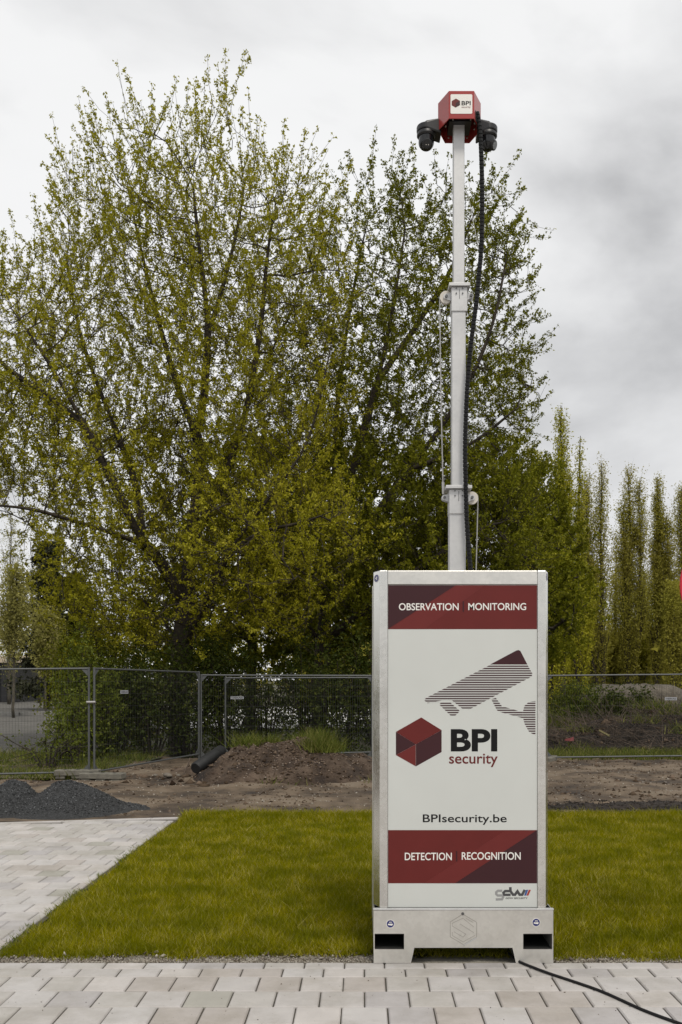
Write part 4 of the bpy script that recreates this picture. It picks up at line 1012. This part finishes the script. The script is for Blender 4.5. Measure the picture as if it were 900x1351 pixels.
def big_tree(name, label, cat, lines, els, n_attr, leafmat, barkmat, seed, base_r, leaf, per, shoot_len=(0.35, 0.9), shoots=1.6, spacing=0.075, up=(0, 0, 0.25), step=0.33, group=None, foliage_floor=-9, thin_r=0.03, dense_below=7.5, clear=0.0):
    rng = np.random.default_rng(seed)
    nodes, par = polynodes(lines, step)
    attr = ellipsoid_points(els, n_attr, rng)
    N, par = colonize(nodes, par, attr, step, step*1.45, step*10, np.array(up), 110, rng)
    n = len(N); nk = np.zeros(n); acc = np.zeros(n); ex = 1.95
    for i in range(n-1, 0, -1):
        if nk[i] == 0: acc[i] += 1.0
        acc[par[i]] += acc[i]; nk[par[i]] += 1
    r = acc**(1/ex); r = r/r[0]*base_r; r = np.maximum(r, 0.0055); r[0] *= 1.15
    root = empty(name, tuple(N[0])); tag(root, label, cat, group)
    O = N[0].copy()
    ii = np.arange(1, n); A, B = N[par[ii]] - O, N[ii] - O; ra = np.minimum(r[par[ii]], r[ii]*1.35 + 0.004); rb = r[ii]
    thick = rb > base_r*0.28
    V1, F1 = tubes_np(A[thick], B[thick], ra[thick], rb[thick], 10); link('trunk', np_mesh('trunk', V1, F1, barkmat, True), root)
    V2, F2 = tubes_np(A[~thick], B[~thick], ra[~thick], rb[~thick], 4)
    # leafy shoots on the thin wood
    thin = np.where((r < thin_r) & (np.arange(n) > 0))[0]
    tips = thin[nk[thin] == 0]; k = rng.poisson(shoots*0.45*np.where(N[thin][:, 2] < dense_below, 1.9, 1.0)) ; src = np.concatenate([np.repeat(thin, k), np.repeat(tips, 2)])
    dirs = N[src] - N[par[src]]; dirs /= np.linalg.norm(dirs, axis=1, keepdims=True) + 1e-9
    D = dirs*0.7 + rng.normal(0, 0.32, (len(src), 3)) + np.array(up)*2.4; D /= np.linalg.norm(D, axis=1, keepdims=True)
    Ls = rng.uniform(*shoot_len, len(src))
    P0_ = N[src] - O; P1 = P0_ + D*Ls[:, None]*0.55; D2 = D + np.array([0, 0, 0.35]) + rng.normal(0, 0.15, D.shape); D2 /= np.linalg.norm(D2, axis=1, keepdims=True); P2 = P1 + D2*Ls[:, None]*0.45
    V3, F3 = tubes_np(np.concatenate([P0_, P1]), np.concatenate([P1, P2]), np.concatenate([np.full(len(P0_), 0.006), np.full(len(P0_), 0.0045)]), np.concatenate([np.full(len(P0_), 0.0045), np.full(len(P0_), 0.003)]), 3)
    VV = np.concatenate([V2, V3])
    me = bpy.data.meshes.new('branches')
    F_ = np.concatenate([F2, F3 + len(V2)]); link('branches', np_mesh('branches', VV, F_, barkmat), root)
    # leaf clusters along the shoots and on the thin twigs
    cnt = np.maximum(1, (Ls/spacing*rng.choice([0.3, 0.8, 1.15, 1.5], len(Ls))).astype(int)); s_ = np.repeat(np.arange(len(src)), cnt)
    t = rng.random(len(s_))**0.75
    C = np.where(t[:, None] < 0.55, P0_[s_] + (P1-P0_)[s_]*(t/0.55)[:, None], P1[s_] + (P2-P1)[s_]*((t-0.55)/0.45)[:, None])
    C += rng.normal(0, 0.022, C.shape)
    tip_c = P2
    C = np.concatenate([C, tip_c])
    keep = C[:, 2] + O[2] > foliage_floor
    if clear:                                         # a gap in the foliage lets the main stem show
        st_ = np.array([tuple(p) for p in resample(smooth_pts([Vector(q) for q in lines[0]], 2), 0.3)]); CW = C + O
        xs_ = np.interp(CW[:, 2], st_[:, 2], st_[:, 0]); ys_ = np.interp(CW[:, 2], st_[:, 2], st_[:, 1])
        keep &= ~((np.abs(CW[:, 0] - xs_) < clear) & (CW[:, 1] < ys_ + 0.1) & (CW[:, 2] > 2.0) & (CW[:, 2] < 7.5) & (rng.random(len(C)) < 0.85))
    C = C[keep]
    # clumps: some shoots are much barer than others
    sz = leaf*rng.uniform(0.7, 1.2, len(C))
    V = clusters(C, sz, per, rng)
    cr_ = link('crown', leaf_mesh('crown', V, leafmat), root)
    print(name, 'nodes', n, 'shoots', len(src), 'clusters', len(C), 'leaves', len(V)//3)
    return root
zA = 21.0
def E_(px, py, rx, ry, depth, z, dz=0.0, wgt=1.0):
    c = W(px, py, z + dz); s = z/F_PX; return (c.x, c.y, c.z, rx*s, depth, ry*s, wgt)
def T(px, py, dz=0.0, z=zA): return W(px, py, z + dz)
gA = W(236, 985, zA); gA.z = -0.05
linesA = [[gA, T(237, 900), T(245, 800), T(252, 720), T(263, 620, 0.1), T(262, 560, 0.2)],
          [T(252, 720), T(285, 660, -0.3), T(312, 590, -0.6), T(330, 520, -0.9), T(345, 430, -1.2), T(352, 340, -1.4), T(360, 290, -1.5)],
          [T(262, 580), T(240, 530, 0.3), T(222, 470, 0.6), T(200, 390, 0.9), T(182, 310, 1.1), T(167, 240, 1.2)],
          [T(262, 570), T(272, 500, -0.3), T(275, 420, -0.5), T(262, 320, -0.6), T(255, 245, -0.7)],
          [T(275, 440, -0.5), T(300, 360, 0.0), T(318, 280, 0.3), T(324, 230, 0.4)],
          [T(245, 800), T(215, 745, -0.5), T(188, 715, -0.9), T(150, 640, -1.3), T(112, 560, -1.6), T(60, 470, -1.9), T(10, 400, -2.1)],
          [T(200, 722, -0.8), T(140, 700, -1.5), T(90, 685, -2.0), T(40, 670, -2.3), T(-30, 665, -2.5)],
          [T(188, 715, -0.9), T(182, 640, -0.5), T(150, 560, 0.3), T(110, 460, 0.9), T(95, 390, 1.2), T(85, 330, 1.3)],
          [T(238, 860), T(268, 800, -0.6), T(300, 730, -1.2), T(352, 660, -1.7), T(400, 600, -2.0), T(420, 540, -2.1), T(440, 440, -2.1)],
          [T(300, 730, -1.2), T(345, 700, -2.0), T(400, 690, -2.6), T(450, 670, -2.9)],
          [T(238, 850), T(200, 800, 0.8), T(160, 770, 1.4), T(110, 750, 1.8)],
          [T(250, 760), T(260, 700, 1.0), T(300, 600, 1.8), T(350, 480, 2.2), T(400, 380, 2.3)],
          [T(112, 560, -1.6), T(60, 520, -1.4), T(0, 480, -1.2), T(-50, 420, -1.2)]]
elsA = [E_(248, 335, 155, 170, 2.6, zA), E_(115, 500, 155, 165, 2.6, zA), E_(40, 570, 120, 130, 2.2, zA, -0.6), E_(170, 690, 150, 110, 2.6, zA, -0.8), E_(300, 560, 150, 220, 3.0, zA),
        E_(375, 430, 90, 190, 2.6, zA, -0.3), E_(200, 800, 130, 75, 2.6, zA, -0.6), E_(350, 740, 130, 110, 2.8, zA, -1.0), E_(20, 480, 80, 110, 2.0, zA), E_(120, 330, 60, 90, 1.6, zA, 0.6)]
big_tree('maple_tree', 'tall spreading maple with yellow green young leaves behind the fence', 'tree', linesA, elsA, 8500, M['maple_leaf'], M['bark'], 5, 0.25, 0.058, 5, (0.45, 1.45), 1.5, 0.078, (0, 0, 0.27), 0.27, clear=0.34)
zB = 24.0
TB = lambda px, py, dz=0.0: T(px, py, dz, zB)
gB = W(420, 972, zB); gB.z = -0.05
linesB = [[gB, TB(424, 880), TB(432, 780), TB(445, 690), TB(470, 600, -0.3), TB(500, 500, -0.6), TB(520, 400, -0.9), TB(535, 300, -1.0)],
          [TB(432, 780), TB(480, 700, -0.6), TB(540, 620, -1.2), TB(600, 540, -1.6), TB(650, 440, -1.8), TB(670, 330, -1.9)],
          [TB(445, 690), TB(440, 600, 0.4), TB(450, 480, 0.8), TB(470, 360, 1.0), TB(490, 270, 1.1)],
          [TB(500, 500, -0.6), TB(550, 430, -0.2), TB(600, 350, 0.0), TB(630, 270, 0.0)],
          [TB(540, 620, -1.2), TB(620, 590, -1.6), TB(680, 540, -1.8)],
          [TB(424, 850), TB(500, 790, -1.0), TB(580, 730, -1.6), TB(650, 690, -1.8)],
          [TB(424, 850), TB(380, 790, -0.4), TB(360, 700, -0.5), TB(380, 580, -0.3)]]
elsB = [E_(520, 400, 110, 165, 2.4, zB), E_(610, 420, 95, 165, 2.4, zB), E_(590, 560, 120, 120, 2.8, zB), E_(470, 560, 130, 160, 2.8, zB), E_(560, 720, 160, 110, 3.0, zB, -0.6), E_(440, 780, 130, 90, 2.8, zB, -0.6), E_(655, 330, 35, 90, 1.6, zB), E_(640, 520, 80, 90, 2.2, zB), E_(640, 660, 80, 70, 2.4, zB)]
big_tree('field_maple', 'darker green leafy tree directly behind the mast', 'tree', linesB, elsB, 8000, M['dark_leaf'], M['bark'], 9, 0.22, 0.070, 5, (0.4, 1.3), 1.5, 0.074, (0, 0, 0.22), 0.30)
# lower trees filling in behind, right of the mast
zC = 27.0
TC = lambda px, py, dz=0.0: T(px, py, dz, zC)
gC = W(672, 968, zC); gC.z = -0.05
linesC = [[gC, TC(672, 880), TC(668, 800), TC(660, 700), TC(655, 600)], [TC(668, 800), TC(710, 740, -0.8), TC(740, 690, -1.2)], [TC(660, 740), TC(620, 680, -0.6), TC(590, 600, -0.8)], [TC(672, 860), TC(730, 830, -1.4), TC(770, 800, -1.8)]]
elsC = [E_(655, 690, 90, 110, 2.6, zC), E_(690, 800, 90, 85, 2.8, zC, -0.6), E_(600, 780, 100, 100, 2.6, zC), E_(725, 730, 45, 60, 1.8, zC)]
big_tree('hornbeam_tree', 'yellow green low tree right of the tower mast, before the poplars', 'tree', linesC, elsC, 2000, M['dark_leaf'], M['bark'], 13, 0.17, 0.095, 5, (0.3, 0.8), 3.4, 0.06, (0, 0, 0.1), 0.36)
zD = 30.0
TD = lambda px, py, dz=0.0: T(px, py, dz, zD)
for seed, px, lab in ((17, 500, 'shaded green tree in the dark mass left of the mast'), (19, 330, 'shaded tree behind the trunk of the tall maple')):
    g = W(px, 962, zD); g.z = -0.05
    ln = [[g, TD(px+2, 860), TD(px+8, 760), TD(px+10, 640)], [TD(px+2, 850), TD(px-60, 790, -0.8), TD(px-100, 720, -1.2)], [TD(px+2, 830), TD(px+60, 770, -0.8), TD(px+100, 690, -1.2)]]
    el = [E_(px, 700, 130, 110, 3.0, zD), E_(px-50, 820, 110, 80, 3.0, zD), E_(px+60, 820, 110, 80, 3.0, zD)]
    big_tree('understorey_tree', lab, 'tree', ln, el, 1500, M['dark_leaf'], M['bark'], seed, 0.17, 0.12, 5, (0.3, 0.9), 3.4, 0.065, (0, 0, 0.1), 0.42)

# ------------------------------------------------------------------ hedge and shrubs
def shrub(name, label, cat, x, y_, rx, ry, h, n_leaf, leaf, material, seed, stems=9, floor=0.0, group=None, per=3, barkmat=None):
    rng = np.random.default_rng(seed); root = empty(name, (x, y_, floor)); tag(root, label, cat, group)
    ends = []; A, B, ra, rb = [], [], [], []
    for k in range(stems):
        a = rng.uniform(0, 6.283); r0 = rng.random()**0.5
        e_ = np.array([math.cos(a)*rx*r0, math.sin(a)*ry*r0, h*(0.95 - 0.45*r0*r0)*rng.uniform(0.7, 1.05)]); b0 = e_*np.array([0.15, 0.15, 0.0])
        m_ = b0*0.5 + e_*0.5 + np.array([-e_[0]*0.12, -e_[1]*0.12, h*0.08])
        A += [b0, m_]; B += [m_, e_]; ra += [0.022, 0.014]; rb += [0.014, 0.005]
        for j in range(7):
            t = rng.uniform(0.25, 1.0); p = (b0 + (m_-b0)*t*2) if t < 0.5 else (m_ + (e_-m_)*(t*2-1))
            q = p + rng.normal(0, 1, 3)*np.array([rx*0.28, ry*0.28, h*0.14]) + np.array([0, 0, h*0.05]); q[2] = max(q[2], 0.05)
            A.append(p); B.append(q); ra.append(0.008); rb.append(0.003); ends += [q]
        ends.append(e_)
    V, F_ = tubes_np(np.array(A), np.array(B), np.array(ra), np.array(rb), 4); link('stems', np_mesh('stems', V, F_, barkmat or M['bark']), root)
    ends = np.array(ends); c = ends[rng.integers(0, len(ends), n_leaf)]
    C = c + rng.normal(0, 1, (n_leaf, 3))*np.array([rx*0.17, ry*0.17, h*0.10]); C[:, 2] = np.abs(C[:, 2])
    link('crown', leaf_mesh('crown', clusters(C, leaf, per, rng), material), root)
    return root
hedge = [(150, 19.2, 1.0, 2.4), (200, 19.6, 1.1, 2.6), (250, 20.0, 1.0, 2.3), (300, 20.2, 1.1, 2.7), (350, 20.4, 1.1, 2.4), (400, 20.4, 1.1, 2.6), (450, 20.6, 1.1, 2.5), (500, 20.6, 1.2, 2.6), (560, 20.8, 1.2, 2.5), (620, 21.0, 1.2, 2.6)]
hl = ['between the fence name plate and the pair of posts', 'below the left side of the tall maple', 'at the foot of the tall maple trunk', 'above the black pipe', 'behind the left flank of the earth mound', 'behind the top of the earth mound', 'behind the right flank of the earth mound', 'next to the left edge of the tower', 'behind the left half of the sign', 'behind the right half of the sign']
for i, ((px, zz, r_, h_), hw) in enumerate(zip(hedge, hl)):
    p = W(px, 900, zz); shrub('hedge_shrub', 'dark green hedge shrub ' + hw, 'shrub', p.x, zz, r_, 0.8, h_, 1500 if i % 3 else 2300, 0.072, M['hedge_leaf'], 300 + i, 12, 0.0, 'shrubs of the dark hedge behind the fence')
p = W(100, 900, 17.4); shrub('leafy_bush', 'lighter green bush behind the left fence panel beside the parking lot', 'bush', p.x, 17.4, 0.45, 0.5, 1.5, 900, 0.06, M['bush_leaf'], 331, 12)
p = W(116, 900, 18.4); shrub('leafy_bush', 'taller green bush just left of the pair of fence posts', 'bush', p.x, 18.4, 0.62, 0.6, 2.6, 1700, 0.065, M['bush_leaf'], 332, 12)
p = W(60, 980, 16.5); shrub('thin_bush', 'thin low bush with sparse leaves in the grass behind the left fence', 'bush', p.x, 16.6, 0.8, 0.4, 0.9, 260, 0.05, M['bush_leaf'], 333, 8)

for i, (px, z, rx_, h_, lab) in enumerate(((140, 22.0, 1.3, 3.9, 'tall yellow green shrub showing above the fence right of the pair of posts'), (185, 22.6, 1.3, 3.6, 'broad yellow green shrub left of the tall maple trunk'), (104, 23.5, 0.9, 3.3, 'yellow green shrub rising above the pair of fence posts'))):
    p = W(px, 900, z); shrub('spring_shrub', lab, 'shrub', p.x, z, rx_, 0.9, h_, 2300, 0.075, M['dark_leaf'], 340 + i, 14)
# ------------------------------------------------------------------ poplars and far trees
def columnar(name, label, px, py_top, z, width, seed, n_br, leaf, material, group, bark='bark_grey', dens=1.0, low=0.06, cat='tree', splay=0.24, leaders=1):
    """upright tree: one or more leaders, steep feathery branches"""
    rng = np.random.default_rng(seed); p = W(px, py_top, z); H0 = p.z; root = empty(name, (p.x, z, -0.1)); tag(root, label, cat, group)
    A, B, ra, rb, C = [], [], [], [], []; mb = MB()
    for ld in range(leaders):
        H = H0*(1.0 if ld == 0 else rng.uniform(0.82, 0.97)); off = np.array([0.0, 0.0]) if ld == 0 else rng.uniform(-1, 1, 2)*width*np.array([0.55, 0.4])
        ns = 14; ts = np.linspace(0, 1, ns + 1); sway = np.cumsum(rng.normal(0, 0.05, (ns+1, 2)), 0)*H/22; sway[0] = 0
        sway = sway + off[None]*np.clip(ts*3, 0, 1)[:, None]
        tr_ = np.stack([sway[:, 0], sway[:, 1], ts*H*0.97], 1); rr = (0.15 if ld == 0 else 0.09)*(H/16)*(1-ts*0.93) + 0.008
        mb.tube([tuple(q) for q in tr_], list(rr), 8)
        for k in range(n_br // leaders):
            t = low + (0.96-low)*rng.random()**0.9; b0 = np.array([np.interp(t, ts, tr_[:, 0]), np.interp(t, ts, tr_[:, 1]), t*H*0.97])
            prof = min(1.0, (t-low)/0.12 + 0.45) * (1 - max(0, t-0.4)/0.6*0.78)
            L = min(width*prof*rng.uniform(0.45, 1.2)/splay*0.5/leaders**0.35, (H*1.02 - b0[2])); a = rng.uniform(0, 6.283)
            s1 = splay*rng.uniform(0.6, 1.5)
            d = np.array([math.cos(a)*s1, math.sin(a)*s1, 1.0]); pts = [b0]
            for j in range(4):
                d = d/np.linalg.norm(d); pts.append(pts[-1] + d*L/4*1.02); d = d + np.array([-math.cos(a)*0.03, -math.sin(a)*0.03, 0.06]) + rng.normal(0, 0.05, 3)
            for j in range(4):
                A.append(pts[j]); B.append(pts[j+1]); r0 = 0.028*(H/16)*(1-t*0.6); ra.append(r0*(1-j/4.5)); rb.append(r0*(1-(j+1)/4.5))
            m_ = max(2, int(L*19*dens*rng.choice([0.4, 1.0, 1.6]))); u = (0.12 + 0.88*rng.random(m_))*3.999; j = u.astype(int); pts = np.array(pts)
            C.append(pts[j] + (pts[j+1]-pts[j])*(u-j)[:, None] + rng.normal(0, 0.12, (m_, 3)))
    link('trunk', mb.mesh('trunk', M[bark], True, fix=False), root)
    V, F_ = tubes_np(np.array(A), np.array(B), np.array(ra), np.array(rb), 3); link('branches', np_mesh('branches', V, F_, M[bark]), root)
    C = np.concatenate(C); C = C[C[:, 2] < H0*1.01]
    link('crown', leaf_mesh('crown', clusters(C, leaf, 2, rng, spread=0.6), material), root)
pop = [(742, 520, 44, 1.9, 'poplar_gold', 'tallest golden green poplar right of the tower', 330), (722, 640, 46, 1.5, 'poplar_gold', 'shorter golden poplar leaning on the tallest one', 200),
       (768, 560, 45, 1.2, 'poplar_gold', 'slim golden poplar close to the right of the tallest one', 200),
       (690, 568, 52, 1.7, 'poplar_leaf', 'pale poplar half hidden behind the tree right of the mast', 240),
       (795, 598, 50, 2.0, 'poplar_leaf', 'brownish green poplar, first in the row right of the golden ones', 340),
       (831, 605, 51, 2.3, 'poplar_leaf', 'broad brownish poplar, second in the row at the right', 360), (866, 617, 52, 1.6, 'poplar_leaf', 'narrow brownish poplar, third in the row at the right', 300),
       (898, 632, 52, 1.7, 'poplar_leaf', 'poplar cut by the right border of the picture', 280), (935, 640, 54, 1.8, 'poplar_leaf', 'poplar just outside the right border', 200)]
for i, (px, py, z, w_, m_, lab, nb) in enumerate(pop): columnar('poplar_tree', lab, px, py, z, w_*1.2, 400 + i, int(nb*1.15), 0.105 if m_ == 'poplar_gold' else 0.092, M[m_], 'poplars in a row at the right', bark='bark', dens=1.0, leaders=3 if w_ > 1.8 else 2)
low = [(705, 700, 40), (728, 690, 38), (757, 745, 47), (783, 735, 54), (812, 720, 57), (845, 750, 56), (878, 728, 57), (889, 765, 46), (920, 740, 50)]
ll = ['behind the yellow green tree', 'at the right edge of the tower top', 'below the tallest golden poplar', 'below the first brownish poplar', 'between the first and second brownish poplars', 'below the second brownish poplar', 'below the third brownish poplar', 'at the right border', 'beyond the right border']
for i, ((px, py, z), w_) in enumerate(zip(low, ll)): columnar('young_poplar', 'low olive young poplar ' + w_, px, py, z, 1.9, 430 + i, 200, 0.10, M['poplar_gold' if i in (0, 1, 2, 5) else 'poplar_leaf'], 'young poplars under the row', bark='bark', dens=0.9, low=0.02, splay=0.2, leaders=2)
# far left: bare birches, pine, pale shrubs
columnar('bare_birch', 'pale nearly bare tree at the left border', 12, 672, 62, 3.2, 460, 150, 0.09, M['pale_leaf'], 'far pale trees at the left', dens=0.35, splay=0.4)
columnar('bare_birch', 'pale thin tree behind the pine at the left', 52, 690, 66, 3.0, 461, 150, 0.09, M['pale_leaf'], 'far pale trees at the left', dens=0.35, splay=0.4)
columnar('bare_birch', 'pale thin tree just outside the left border', -25, 680, 64, 3.2, 462, 140, 0.09, M['pale_leaf'], 'far pale trees at the left', dens=0.35, splay=0.4)
def pine(name, label, px, py_top, z, w, seed):
    rng = np.random.default_rng(seed); p = W(px, py_top, z); H = p.z; root = empty(name, (p.x, z, -0.1)); tag(root, label, 'tree')
    link('trunk', MB().tube([(0, 0, 0), (0.1, 0, H*0.5), (0, 0, H)], [0.2, 0.14, 0.03], 8).mesh('trunk', M['bark'], True), root)
    A, B, C = [], [], []
    for k in range(90):
        t = rng.uniform(0.12, 0.98); a = rng.uniform(0, 6.283); L = w*(1-t*0.75)*rng.uniform(0.5, 1.1); b0 = np.array([0, 0, t*H]); e_ = b0 + np.array([math.cos(a)*L, math.sin(a)*L, 0.15*L*rng.uniform(-0.5, 1.5)])
        A.append(b0); B.append(e_); m_ = int(40*L); u = 0.25 + 0.75*rng.random(m_); C.append(b0 + (e_-b0)*u[:, None] + rng.normal(0, 0.16, (m_, 3))*np.array([1, 1, 0.7]))
    V, F_ = tubes_np(np.array(A), np.array(B), np.full(len(A), 0.04), np.full(len(A), 0.012), 4); link('branches', np_mesh('branches', V, F_, M['bark']), root)
    link('crown', leaf_mesh('crown', clusters(np.concatenate(C), 0.22, 4, rng), M['pine_leaf']), root)
pine('pine_tree', 'dark pine beyond the parking lot at the left', 62, 708, 48, 2.4, 471)
pine('pine_tree', 'smaller dark pine right of the far pine', 100, 740, 50, 2.2, 472)
for i, (px, py, z, w_, lab) in enumerate(((18, 742, 40, 2.6, 'pale yellow green tree at the left border before the pine'), (-30, 735, 42, 2.6, 'pale spring tree just outside the left border'), (60, 800, 44, 2.4, 'low pale tree in front of the dark pine'))):
    columnar('spring_tree', lab, px, py, z, w_, 480 + i, 190, 0.13, M['pale_leaf'], 'pale spring trees at the left', dens=0.6, low=0.36, splay=0.5)
sheet('gravel_yard', [(-9.5, 31.5), (3.5, 31.5), (6, 58), (-14, 58)], -0.045, M['yard'])
# distant wood closing the horizon
def wood(name, x0, x1, y_, h, n, seed, material, label):
    rng = np.random.default_rng(seed); X = rng.uniform(x0, x1, n); top = h*(0.55 + 0.5*fbm(X*0.12, X*0 + seed, seed)); Z = top*rng.random(n)**0.7; Y = y_ + rng.normal(0, 2.5, n)
    V = clusters(np.stack([X, Y, Z], 1), 0.5, 4, rng); o = link(name, leaf_mesh(name, V, material)); return tag(o, label, 'wood', kind='stuff')
wood('distant_wood', -95, 95, 88, 9.0, 9000, 501, M['poplar_leaf'], 'brownish far wood closing the horizon')
wood('distant_thicket', -4, 44, 60, 5.0, 12000, 503, M['poplar_leaf'], 'olive thicket at the feet of the poplars')

# ------------------------------------------------------------------ brushwood, rubble and litter beyond the right fence
br, br_h = heap('brush_heap', 8.2, 21.8, 5.2, 1.8, 0.95, M['brush_earth'], 201, 0.6, 1.5)
tag(br, 'dark heap of brushwood and earth beyond the right fence panel', 'heap')
n = 6500; X_ = RN.uniform(3.0, 13, n); Y_ = RN.uniform(19.9, 23, n); z_ = br_h(X_, Y_); k = z_ > -0.05; X_, Y_, z_ = X_[k], Y_[k], z_[k]; n = len(X_)
A = np.stack([X_, Y_, z_ - 0.05], 1); D = RN.normal(size=(n, 3))*np.array([1, 1, 0.45]); D[:, 2] = np.abs(D[:, 2]); D /= np.linalg.norm(D, axis=1, keepdims=True); Lk = (0.2 + 0.9*RN.random(n)**2)[:, None]
mid = A + D*Lk*0.5 + RN.normal(0, 0.03, (n, 3)); B = A + D*Lk + RN.normal(0, 0.06, (n, 3))
V, F_ = tubes_np(np.concatenate([A, mid]), np.concatenate([mid, B]), np.concatenate([np.full(n, 0.008), np.full(n, 0.006)]), np.concatenate([np.full(n, 0.006), np.full(n, 0.003)]), 3)
tag(link('brushwood_twigs', np_mesh('brushwood_twigs', V, F_, M['twig'])), 'tangle of dry twigs covering the brush heap', 'twigs', kind='stuff')
n = 420; X_ = RN.uniform(3.2, 12.5, n); Y_ = RN.uniform(19.9, 21.8, n); z_ = np.maximum(br_h(X_, Y_), 0.0)
tag(rocks('heap_clods', np.stack([X_, Y_, z_], 1), 0.03 + 0.10*RN.random(n)**2.5, M['clod'], None, 0.7), 'lumps of earth on the brush heap beyond the right fence', 'clods', kind='stuff')
rb_, rb_h = heap('rubble_heap', 10.9, 36.5, 2.5, 2.0, 1.45, M['rubble'], 211, 0.22, 7.0); tag(rb_, 'pale grey flat topped rubble heap before the poplars', 'heap')
eb, eb_h = heap('grassy_bank', 12.2, 27, 3.9, 3.0, 1.75, M['mound'], 221, 0.3, 1.5); tag(eb, 'brown bank with green growth at the right border', 'bank')
def on_heap(hf, x0, x1, y0, y1, n, zmin):
    X = RN.uniform(x0, x1, n); Y = RN.uniform(y0, y1, n); Z = hf(X, Y); k = Z > zmin; return np.stack([X[k], Y[k], Z[k] - 0.02], 1)
Pb = on_heap(eb_h, 9, 16.5, 24, 27.5, 16000, 0.05); Pb = Pb[fbm(Pb[:, 0]*0.8, Pb[:, 1]*0.8, 71) > 0.47]
tag(blades('bank_grass', Pb, 0.24, 0.02, 0.9, M['weed']), 'green weeds growing on the bank at the right border', 'weeds', kind='stuff')
Pb = np.stack([RN.uniform(4.5, 12, 15000), RN.uniform(24, 31, 15000), np.full(15000, -0.05)], 1); Pb[:, 2] += 0.75*fbm(Pb[:, 0]*0.4, Pb[:, 1]*0.4, 73)
tag(blades('rough_grass', Pb, 0.5, 0.025, 0.9, M['weed']), 'rough green grass behind the brush heap', 'grass', kind='stuff')
for i, (px, z, h_, lab) in enumerate(((800, 23.5, 1.25, 'low green bramble bush on the brush heap'), (838, 23.8, 1.2, 'green bramble bush right of the low one on the brush heap'), (770, 25, 1.5, 'yellowish green bush behind the brush heap near the tower'))):
    p = W(px, 940, z); shrub('bramble_bush', lab, 'bush', p.x, z, 0.9, 0.6, h_, 1500, 0.07, M['bush_leaf'] if i == 2 else M['hedge_leaf'], 350 + i, 10, 0.1)
sp = [(R.uniform(4, 11), R.uniform(20.2, 22.2)) for _ in range(26)]
tufts('heap_weeds', [(a_, b_, max(0.0, float(br_h(a_, b_)))) for a_, b_ in sp], 0.3, 'green weeds sprouting from the brush heap', per=120, spread=0.2, width=0.016, cat='weeds')
n = 9000; X_ = RN.uniform(3.4, 10.5, n); Y_ = 18.3 + 1.9*RN.random(n); Pb = np.stack([X_, Y_, np.full(n, 0.0)], 1); Pb = Pb[fbm(X_*1.1, Y_*1.4, 75) > 0.42]
tag(blades('fence_grass', Pb, 0.24, 0.015, 0.9, M['weed']), 'strip of weeds along the foot of the right fence', 'grass', kind='stuff')
a, b = W(791, 964, 20.6), W(804, 971, 20.3); mb = MB(); mb.tube([a, b], 0.03, 4)
tag(mb.build('broken_plank', M['plank'], None), 'short yellowish plank lying on the brush heap', 'plank')
c = W(752, 976, 20.0); mb = MB(); q = [(-0.16, 0, -0.03), (-0.05, 0.03, 0.0), (0.05, 0, 0.02), (0.13, 0.05, 0.06), (0.11, -0.06, -0.02), (0.0, -0.08, -0.04)]
q = [tuple(0.7*k for k in p) for p in q]; mb.v = [tuple(c + Vector(p)) for p in q] + [tuple(c + Vector(p) + Vector((0, 0.02, 0.03))) for p in q]; mb.f = [(0,1,2,3,4,5), (11,10,9,8,7,6)] + [(i, i+6, (i+1) % 6+6, (i+1) % 6) for i in range(6)]
tag(mb.build('crumpled_wrapper', M['litter'], None), 'crumpled red wrapper at the foot of the brush heap', 'litter')

# ------------------------------------------------------------------ low building, leaning white board and traffic sign
zb1 = 68.0
b0 = W(24.5, 925, zb1); bl = empty('flat_building', (b0.x, zb1, 0)); tag(bl, 'low black clad building with cream fascia beyond the parking lot', 'building')
hgt = W(0, 865.5, zb1).z; zf = W(0, 874.5, zb1).z
MB().box(-16, 0, 0, 10, -0.1, zf).build('wall', M['cladding'], bl)
MB().box(-16.2, 0.25, -0.25, 10.2, zf + 0.002, hgt).build('fascia', M['cream'], bl, bevel=0.02)
x = -15.8; k = 0
while x < -0.2:
    MB().box(x, x + 0.44, -0.06, -0.002, 0.0, zf - 0.55).build('cladding_panel', M['cladding'], bl); x += 0.5
MB().box(-0.85, -0.05, -0.29, -0.255, W(0, 872.6, zb1).z, W(0, 867.2, zb1).z).build('name_board', M['zinc_light'], bl)
wb = MB().add([W(106, 836, 30.0), W(110, 834, 30.0), W(113, 855, 30.0), W(109, 857, 30.0)] + [p + Vector((0, 0.12, 0)) for p in (W(106, 836, 30.0), W(110, 834, 30.0), W(113, 855, 30.0), W(109, 857, 30.0))],
              [(0,1,2,3), (7,6,5,4), (0,4,5,1), (1,5,6,2), (2,6,7,3), (3,7,4,0)])
wbo = empty('lamp_post', W(111, 900, 30.0) * 1.0); wbo.location.z = -0.1; tag(wbo, 'leaning white lamp head glimpsed through the foliage at the left', 'lamp')
o = wb.build('lamp_head', M['white_paint'], wbo, loc=-wbo.location)
p = W(111.5, 856, 30.06); MB().tube([(0, 0, 0), (p.x - wbo.location.x, p.y - wbo.location.y, p.z + 0.1)], 0.04, 8).build('lamp_pole', M['zinc_dark'], wbo)
ts_ = W(971, 772, 5.5); sg = empty('traffic_sign', (ts_.x, 5.5, 0)); tag(sg, 'red round traffic sign whose edge shows at the right border', 'sign')
r = 74/F_PX*5.5
MB().lathe([(r, -0.006), (r, 0.006)], (0, 0, ts_.z), 48, Matrix.Rotation(math.radians(90), 4, 'X')).build('sign_disc', M['sign_red'], sg)
MB().tube([(0, 0.04, -0.05), (0, 0.04, ts_.z + r)], 0.03, 12).build('sign_pole', M['zinc_dark'], sg, smooth=True)
